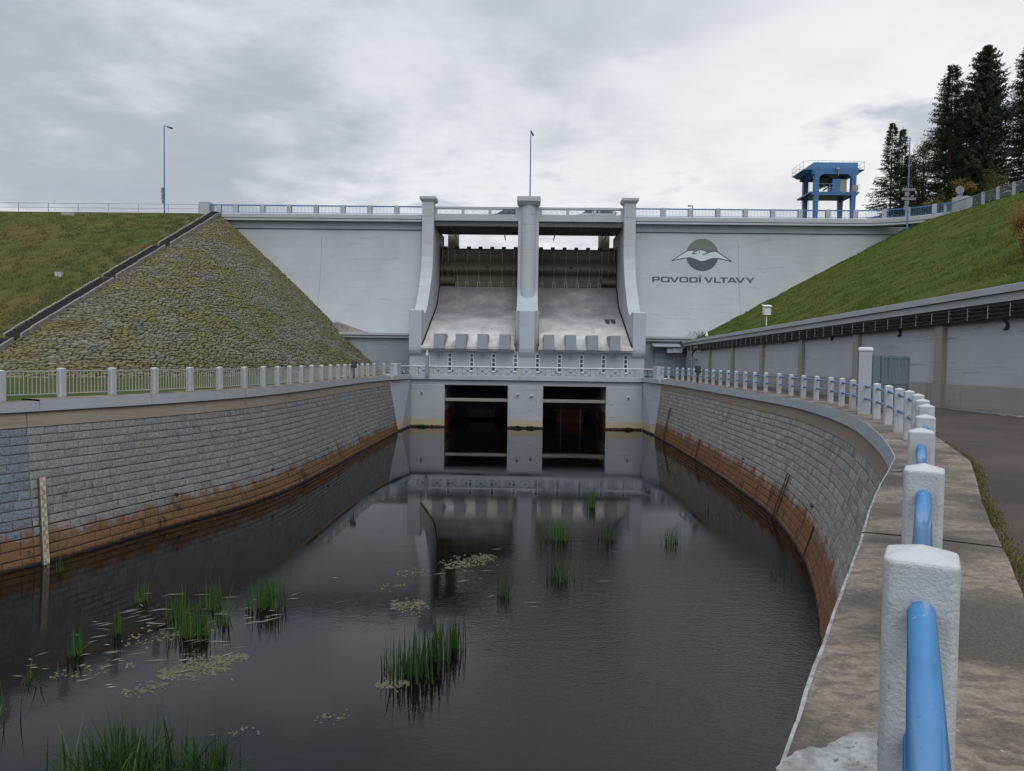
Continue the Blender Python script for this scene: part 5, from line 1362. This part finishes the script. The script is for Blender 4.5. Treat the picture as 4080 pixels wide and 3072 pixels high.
def leafy(name, label, x, y, z, H, rx, mat, seed, n=5200, leaf=.16, trunk=True, clumps=26, weep=0, low=.15, cat='tree', group=None):
    rnd = random.Random(seed); g = thing(name, label, cat, (x,y,z), group); cs = []
    for q in range(clumps):
        f = low + (1-low)*rnd.random()**.8; wr = rx*math.sin(math.pi*min(.97, .22+.74*f))**.7; an = rnd.uniform(0,6.28); r_ = wr*math.sqrt(rnd.random())
        cs.append((x+math.cos(an)*r_, y+math.sin(an)*r_, z+H*f*.95, rnd.uniform(.22,.5)*rx, rnd.gauss(.45,.25)))
    b = MB(); st_ = 4 if trunk else 7
    if trunk: b.tube([(x,y,z-.3),(x+.1,y,z+H*.4),(x,y,z+H*.8)], .02*H, 8, True, .03)
    for c in cs[::1 if not trunk else 2]:
        bx, by = (x, y) if trunk else (x+(c[0]-x)*.25, y+(c[1]-y)*.25)
        zb = z + (max(.1*H, (c[2]-z)*.55) if trunk else -.05)
        b.tube([(bx,by,zb),((bx+c[0])/2,(by+c[1])/2,(zb+c[2])/2+.1*H*.2),c[:3]], .006*H+.008, 5, True, .008)
    b.build('trunk' if trunk else 'stems', M['trunk'], g, fix=False)
    b = MB()
    for q in range(n):
        c = cs[rnd.randrange(len(cs))]; rr = c[3]*rnd.random()**.45; v = Vector((rnd.gauss(0,1),rnd.gauss(0,1),rnd.gauss(0,.8))).normalized()*rr
        p = Vector(c[:3])+v; p.z -= weep*rnd.random()
        if p.z < z: p.z = z + rnd.random()*.3
        a = Vector((rnd.gauss(0,1),rnd.gauss(0,1),rnd.gauss(0,1))).normalized(); e_ = a.orthogonal().normalized(); l = leaf*rnd.uniform(.6,1.3)
        b.add([p, p+a*l*.5+e_*l*.3, p+a*l, p+a*l*.5-e_*l*.3], [(0,1,2,3)], (min(1,max(0,c[4]+rnd.gauss(0,.2))),)*3)
    b.build('crown', M[mat], g, fix=False); return g
leafy('birch', 'pale thin-leaved birch between the slim spruces and the tall dark conifers', 56.2,107,17.8,16.5,2.9,'birch',11,15000,.22,True,44,.9)
leafy('broadleaf_tree', 'olive green young tree at the foot of the birch', 56.6,103,17.8,10.5,2.8,'olive',12,8000,.22,True,24)
leafy('shrub', 'bright yellow green autumn bush beside the round road sign', 56.6,98,17.8,8.4,2.0,'yellow',13,5200,.20,False,16,0,.05,'bush','autumn bushes behind the ridge fence')
leafy('shrub', 'wide yellow brown autumn bush behind the ridge fence right of the road sign', 61.2,98,18.3,9.0,3.1,'olive',14,8000,.22,False,26,0,.05,'bush','autumn bushes behind the ridge fence')
leafy('shrub', 'low olive bush behind the blue finger-sign pole', 53.2,99,17.8,5.6,2.4,'olive',15,3200,.20,False,16,0,.05,'bush','autumn bushes behind the ridge fence')
leafy('shrub', 'dark olive bush behind the ridge fence at the right edge', 67.3,97,19.3,7.4,2.8,'olive',16,6000,.22,False,20,0,.05,'bush','autumn bushes behind the ridge fence')
leafy('shrub', 'rust orange autumn bush on the grass slope at the right edge', 21.6,32.3,slope(21.6,32.3),2.25,1.25,'orange',17,6500,.085,False,26,0,.05,'bush')
b = MB()   # dry twigs at the dam foot
for i in range(60):
    x, y = 18.9+random.gauss(0,.7), 81.4+random.gauss(0,.4); b.tube([(x,y,4.2),(x+random.gauss(0,.4),y-.2,4.5+random.random()*.6)], .012, 3)
tag(b.build('dry_bush', M['dead'], fix=False), 'dry pinkish twiggy bush at the foot of the dam wall beside the grass', 'bush')

# ------------------------------------------------------------------ reeds and floating weed
def blades(b, x, y, n, sx, sy, h, rnd, wd=.016, bend=.35, wild=0.0, ang=0):
    ca, sa = math.cos(ang), math.sin(ang)
    for q in range(n):
        u, v = rnd.gauss(0, .5)*sx, rnd.gauss(0, .5)*sy
        px_, py_ = x+u*ca-v*sa, y+u*sa+v*ca
        hh = h*rnd.uniform(.45,1.05); an = rnd.uniform(0,6.28); lean = rnd.random()**2*bend*hh
        if rnd.random() < wild: lean = hh*rnd.uniform(.5,1.0); hh *= .55
        dx, dy = math.cos(an)*lean, math.sin(an)*lean
        pa = rnd.uniform(-.9,.9); wx, wy = math.cos(pa)*wd*rnd.uniform(.6,1.2), math.sin(pa)*wd
        P = []
        for k_ in range(4):
            s = k_/3; ww = (1-s**2.2)*.85+.08
            P.append(((px_+dx*s**1.8-wx*ww, py_+dy*s**1.8-wy*ww, WATER-.12+(hh+.12)*s*(1-.12*lean/hh*s)), (px_+dx*s**1.8+wx*ww, py_+dy*s**1.8+wy*ww, WATER-.12+(hh+.12)*s*(1-.12*lean/hh*s))))
        c = min(1, max(0, rnd.gauss(.32,.22))) if rnd.random() > .07 else 1.0
        vs = [p for pr_ in P for p in pr_]
        b.add(vs, [(0,1,3,2),(2,3,5,4),(4,5,7,6)], (c,c,c))
def clump(label, x, y, n, sx, sy, h, seed, mat='reed', wd=.016, bend=.35, wild=.05, ang=0, extra=()):
    rnd = random.Random(seed); b = MB(); blades(b, x, y, n, sx, sy, h, rnd, wd, bend, wild, ang)
    for (ex_, ey, en, eh) in extra: blades(b, ex_, ey, en, sx*.45, sy*.5, eh, rnd, wd, bend, wild, ang)
    o = b.build('reed_clump', M[mat], fix=False); tag(o, label, 'reeds', 'reed clumps in the water')
clump('largest upright reed clump standing alone in the centre foreground water', -2.35,15.55,95,.55,.50,.98,1,'reed_dark',.018,.22,.04,.75,((-1.95,16.35,50,1.05),(-1.62,16.9,26,1.02)))
clump('bushy reed clump right of the cluster of small clumps on the left water', -7.05,19.6,100,.48,.35,.92,2,'reed',.015,.3,.12)
clump('thick bright reed clump in the middle of the left cluster', -8.15,17.4,100,.42,.32,.85,3,'reed',.014,.28,.08,0,((-7.85,17.5,30,.7),))
clump('leaning reed tuft just behind and left of the thick bright clump', -9.0,18.7,34,.28,.25,.85,4,'reed',.014,.4,.15)
clump('slender reed tuft behind the thick bright clump', -8.5,19.5,36,.25,.25,.9,5,'reed',.014,.35,.1)
clump('small reed tuft furthest back in the left cluster', -10.6,19.9,26,.2,.22,.68,6,'reed',.013,.4,.1)
clump('narrow upright reed tuft left of the leaning tuft on the left water', -9.95,17.5,24,.16,.2,.78,7,'reed',.013,.2,.05)
clump('compact reed tuft with yellow stalks nearest the water gauge reflection', -10.2,16.2,36,.2,.2,.68,8,'reed',.013,.22,.05)
clump('small narrow reed tuft between the bushy and the thick bright clumps', -7.6,18.2,24,.16,.2,.72,9,'reed',.013,.25,.05)
clump('sparse reed sprigs at the far left in front of the gauge', -10.1,14.75,14,.35,.3,.55,10,'reed',.010,.4,.2)
clump('medium reed tuft in mid water left of the two thin tufts', 1.3,27.7,60,.42,.4,.95,11,'reed',.016,.25,.08)
clump('reed tuft furthest away, near the reflection of the right outlet', 3.05,34.0,30,.25,.3,.95,12,'reed',.018,.2,.05)
clump('thin reed tuft right of the medium tuft in mid water', 3.15,27.9,24,.3,.3,.85,13,'reed_dark',.015,.35,.1)
clump('dark spreading reed tuft nearest the right wall in mid water', 5.5,27.5,34,.35,.3,.85,14,'reed_dark',.014,.6,.2)
clump('dark reed tuft standing in the rippled water right of centre', 1.1,22.5,48,.45,.35,.8,15,'reed_dark',.014,.35,.1)
clump('small dark reed tuft left of the tuft in the rippled water', -.6,20.9,26,.25,.25,.75,16,'reed_dark',.013,.3,.08)
clump('large dark reed bed cut by the bottom edge on the left', -6.3,11.05,420,.78,.7,1.05,17,'reed_dark',.022,1.0,.16)
clump('second dark reed bed at the bottom edge, right of the large one', -5.0,11.2,150,.40,.5,.92,18,'reed_dark',.022,1.0,.16)
clump('few reeds at the left edge of the view', -9.65,13.1,16,.25,.3,.75,19,'reed',.012,.35,.12)
clump('thin reed sprig close under the curved right wall', 8.4,34.0,9,.15,.15,.8,20,'reed',.016,.15,.0)
clump('reed sprigs beside the foot of the water gauge', -14.6,22.4,8,.15,.15,.6,21,'reed',.012,.3,.0)
clump('single bent reed shoot left of the largest clump', -3.1,15.9,4,.08,.08,.5,22,'reed_dark',.014,.5,.2)
clump('sparse sprigs by the corner of the right wall in the lower water', 8.1,23.6,12,.4,.3,.6,23,'reed_dark',.010,.6,.2)
# floating leaves
def mat_patch(label, x, y, L, wd, ang, n, seed, leaf=.026):
    rnd = random.Random(seed); b = MB(); ca, sa = math.cos(ang), math.sin(ang)
    for q in range(n):
        u = rnd.uniform(-1,1); v = rnd.gauss(0,.42)*math.sqrt(max(0,1-u*u))*(.6+.8*noise.noise(Vector((u*2.3,seed,0)))+.3)
        if noise.noise(Vector((u*5, v*3, seed))) < -.28: continue
        px_, py_ = x+u*L/2*ca-v*wd*sa, y+u*L/2*sa+v*wd*ca
        r_ = leaf*rnd.uniform(.5,1.3); an = rnd.uniform(0,6.28); m_ = 6; c = min(1,max(0,rnd.gauss(.5,.28)))
        b.add([(px_+r_*math.cos(an+k_*1.047)*1.2, py_+r_*.8*math.sin(an+k_*1.047), WATER+.006+rnd.random()*.012+.008*math.sin(k_+an)) for k_ in range(m_)], [tuple(range(m_))], (c,c,c))
    tag(b.build('floating_weed', M['weed'], fix=False), label, 'floating weed', 'patches of floating weed', 'stuff')
mat_patch('long pale drift of floating weed in the left foreground', -7.05,15.75,1.9,.75,.68,950,1)
mat_patch('smaller pale drift of weed left below the long drift', -7.75,14.6,.9,.35,.6,120,2)
mat_patch('yellowish weed raft in the rippled water left of the centre', -1.85,24.4,2.2,.95,.85,480,3)
mat_patch('roundish raft of weed below the centre on the left', -3.2,19.9,1.0,.9,.5,300,4)
mat_patch('small weed patch left of the rippled water', -3.6,23.1,1.1,.8,.8,60,5)
mat_patch('faint weed patch behind the roundish raft', -4.0,21.6,.9,.5,.2,40,6)
mat_patch('weed patch at the foot of the largest reed clump', -2.75,15.05,.7,.35,.3,240,7,.026)
mat_patch('weed patch among the reeds of the left cluster', -9.0,17.3,1.3,.7,.5,80,8,.03)
mat_patch('thin weed speckles in the lower foreground water', -5.2,12.95,.9,.4,.3,34,9,.02)
mat_patch('weed flecks near the compact tuft on the left', -9.3,15.4,1.6,.6,.5,45,10,.03)
mat_patch('few yellow weed leaves in the bottom centre water', -3.6,13.6,.7,.3,.4,34,11,.02)
rnd = random.Random(5); b = MB()
for q in range(105):
    if rnd.random() < .8: x, y = rnd.uniform(-11.2,-6.6), rnd.uniform(14.5,20.5)
    else: x, y = rnd.uniform(-6,4), rnd.uniform(17,30)
    L = rnd.uniform(.12,.6); an = .45+rnd.gauss(0,.35); wx = .012*rnd.uniform(.5,1.3); c = min(1,max(0,rnd.gauss(.5,.3)))
    dx, dy = math.cos(an), math.sin(an); z = WATER+.012
    b.add([(x,y,z),(x+dx*L*.5-dy*wx,y+dy*L*.5+dx*wx,z+.008),(x+dx*L,y+dy*L,z),(x+dx*L*.5+dy*wx,y+dy*L*.5-dx*wx,z)], [(0,1,2,3)], (c,c,c))
tag(b.build('floating_blades', M['dead'], fix=False), 'pale dead reed blades lying on the water around the reeds', 'dead reeds', kind='stuff')
# dark tufts of weed where the spouts drip
rnd = random.Random(9)
for x, lab in ((-10.4,'dark weed tuft at the water below the left spout of the bridge'),(-.95,'dark weed tuft below the left of the two middle spouts'),(.38,'dark weed tuft below the right of the two middle spouts'),(9.95,'dark weed tuft at the water below the right spout of the bridge')):
    b = MB()
    for q in range(260):
        an = rnd.uniform(0,6.28); r_ = rnd.random()**.6; px_, pz = x+math.cos(an)*r_*.55, WATER+abs(math.sin(an))*r_*.28-.03; py_ = 72.3-rnd.random()*.25
        b.add([(px_,py_,pz),(px_+rnd.gauss(0,.07),py_-.05,pz+.06),(px_+rnd.gauss(0,.07),py_-.02,pz-.05)], [(0,1,2)], (.1+.3*rnd.random(),)*3)
    tag(b.build('weed_tuft', M['reed_dark'], fix=False), lab, 'weed', 'weed tufts below the spouts')
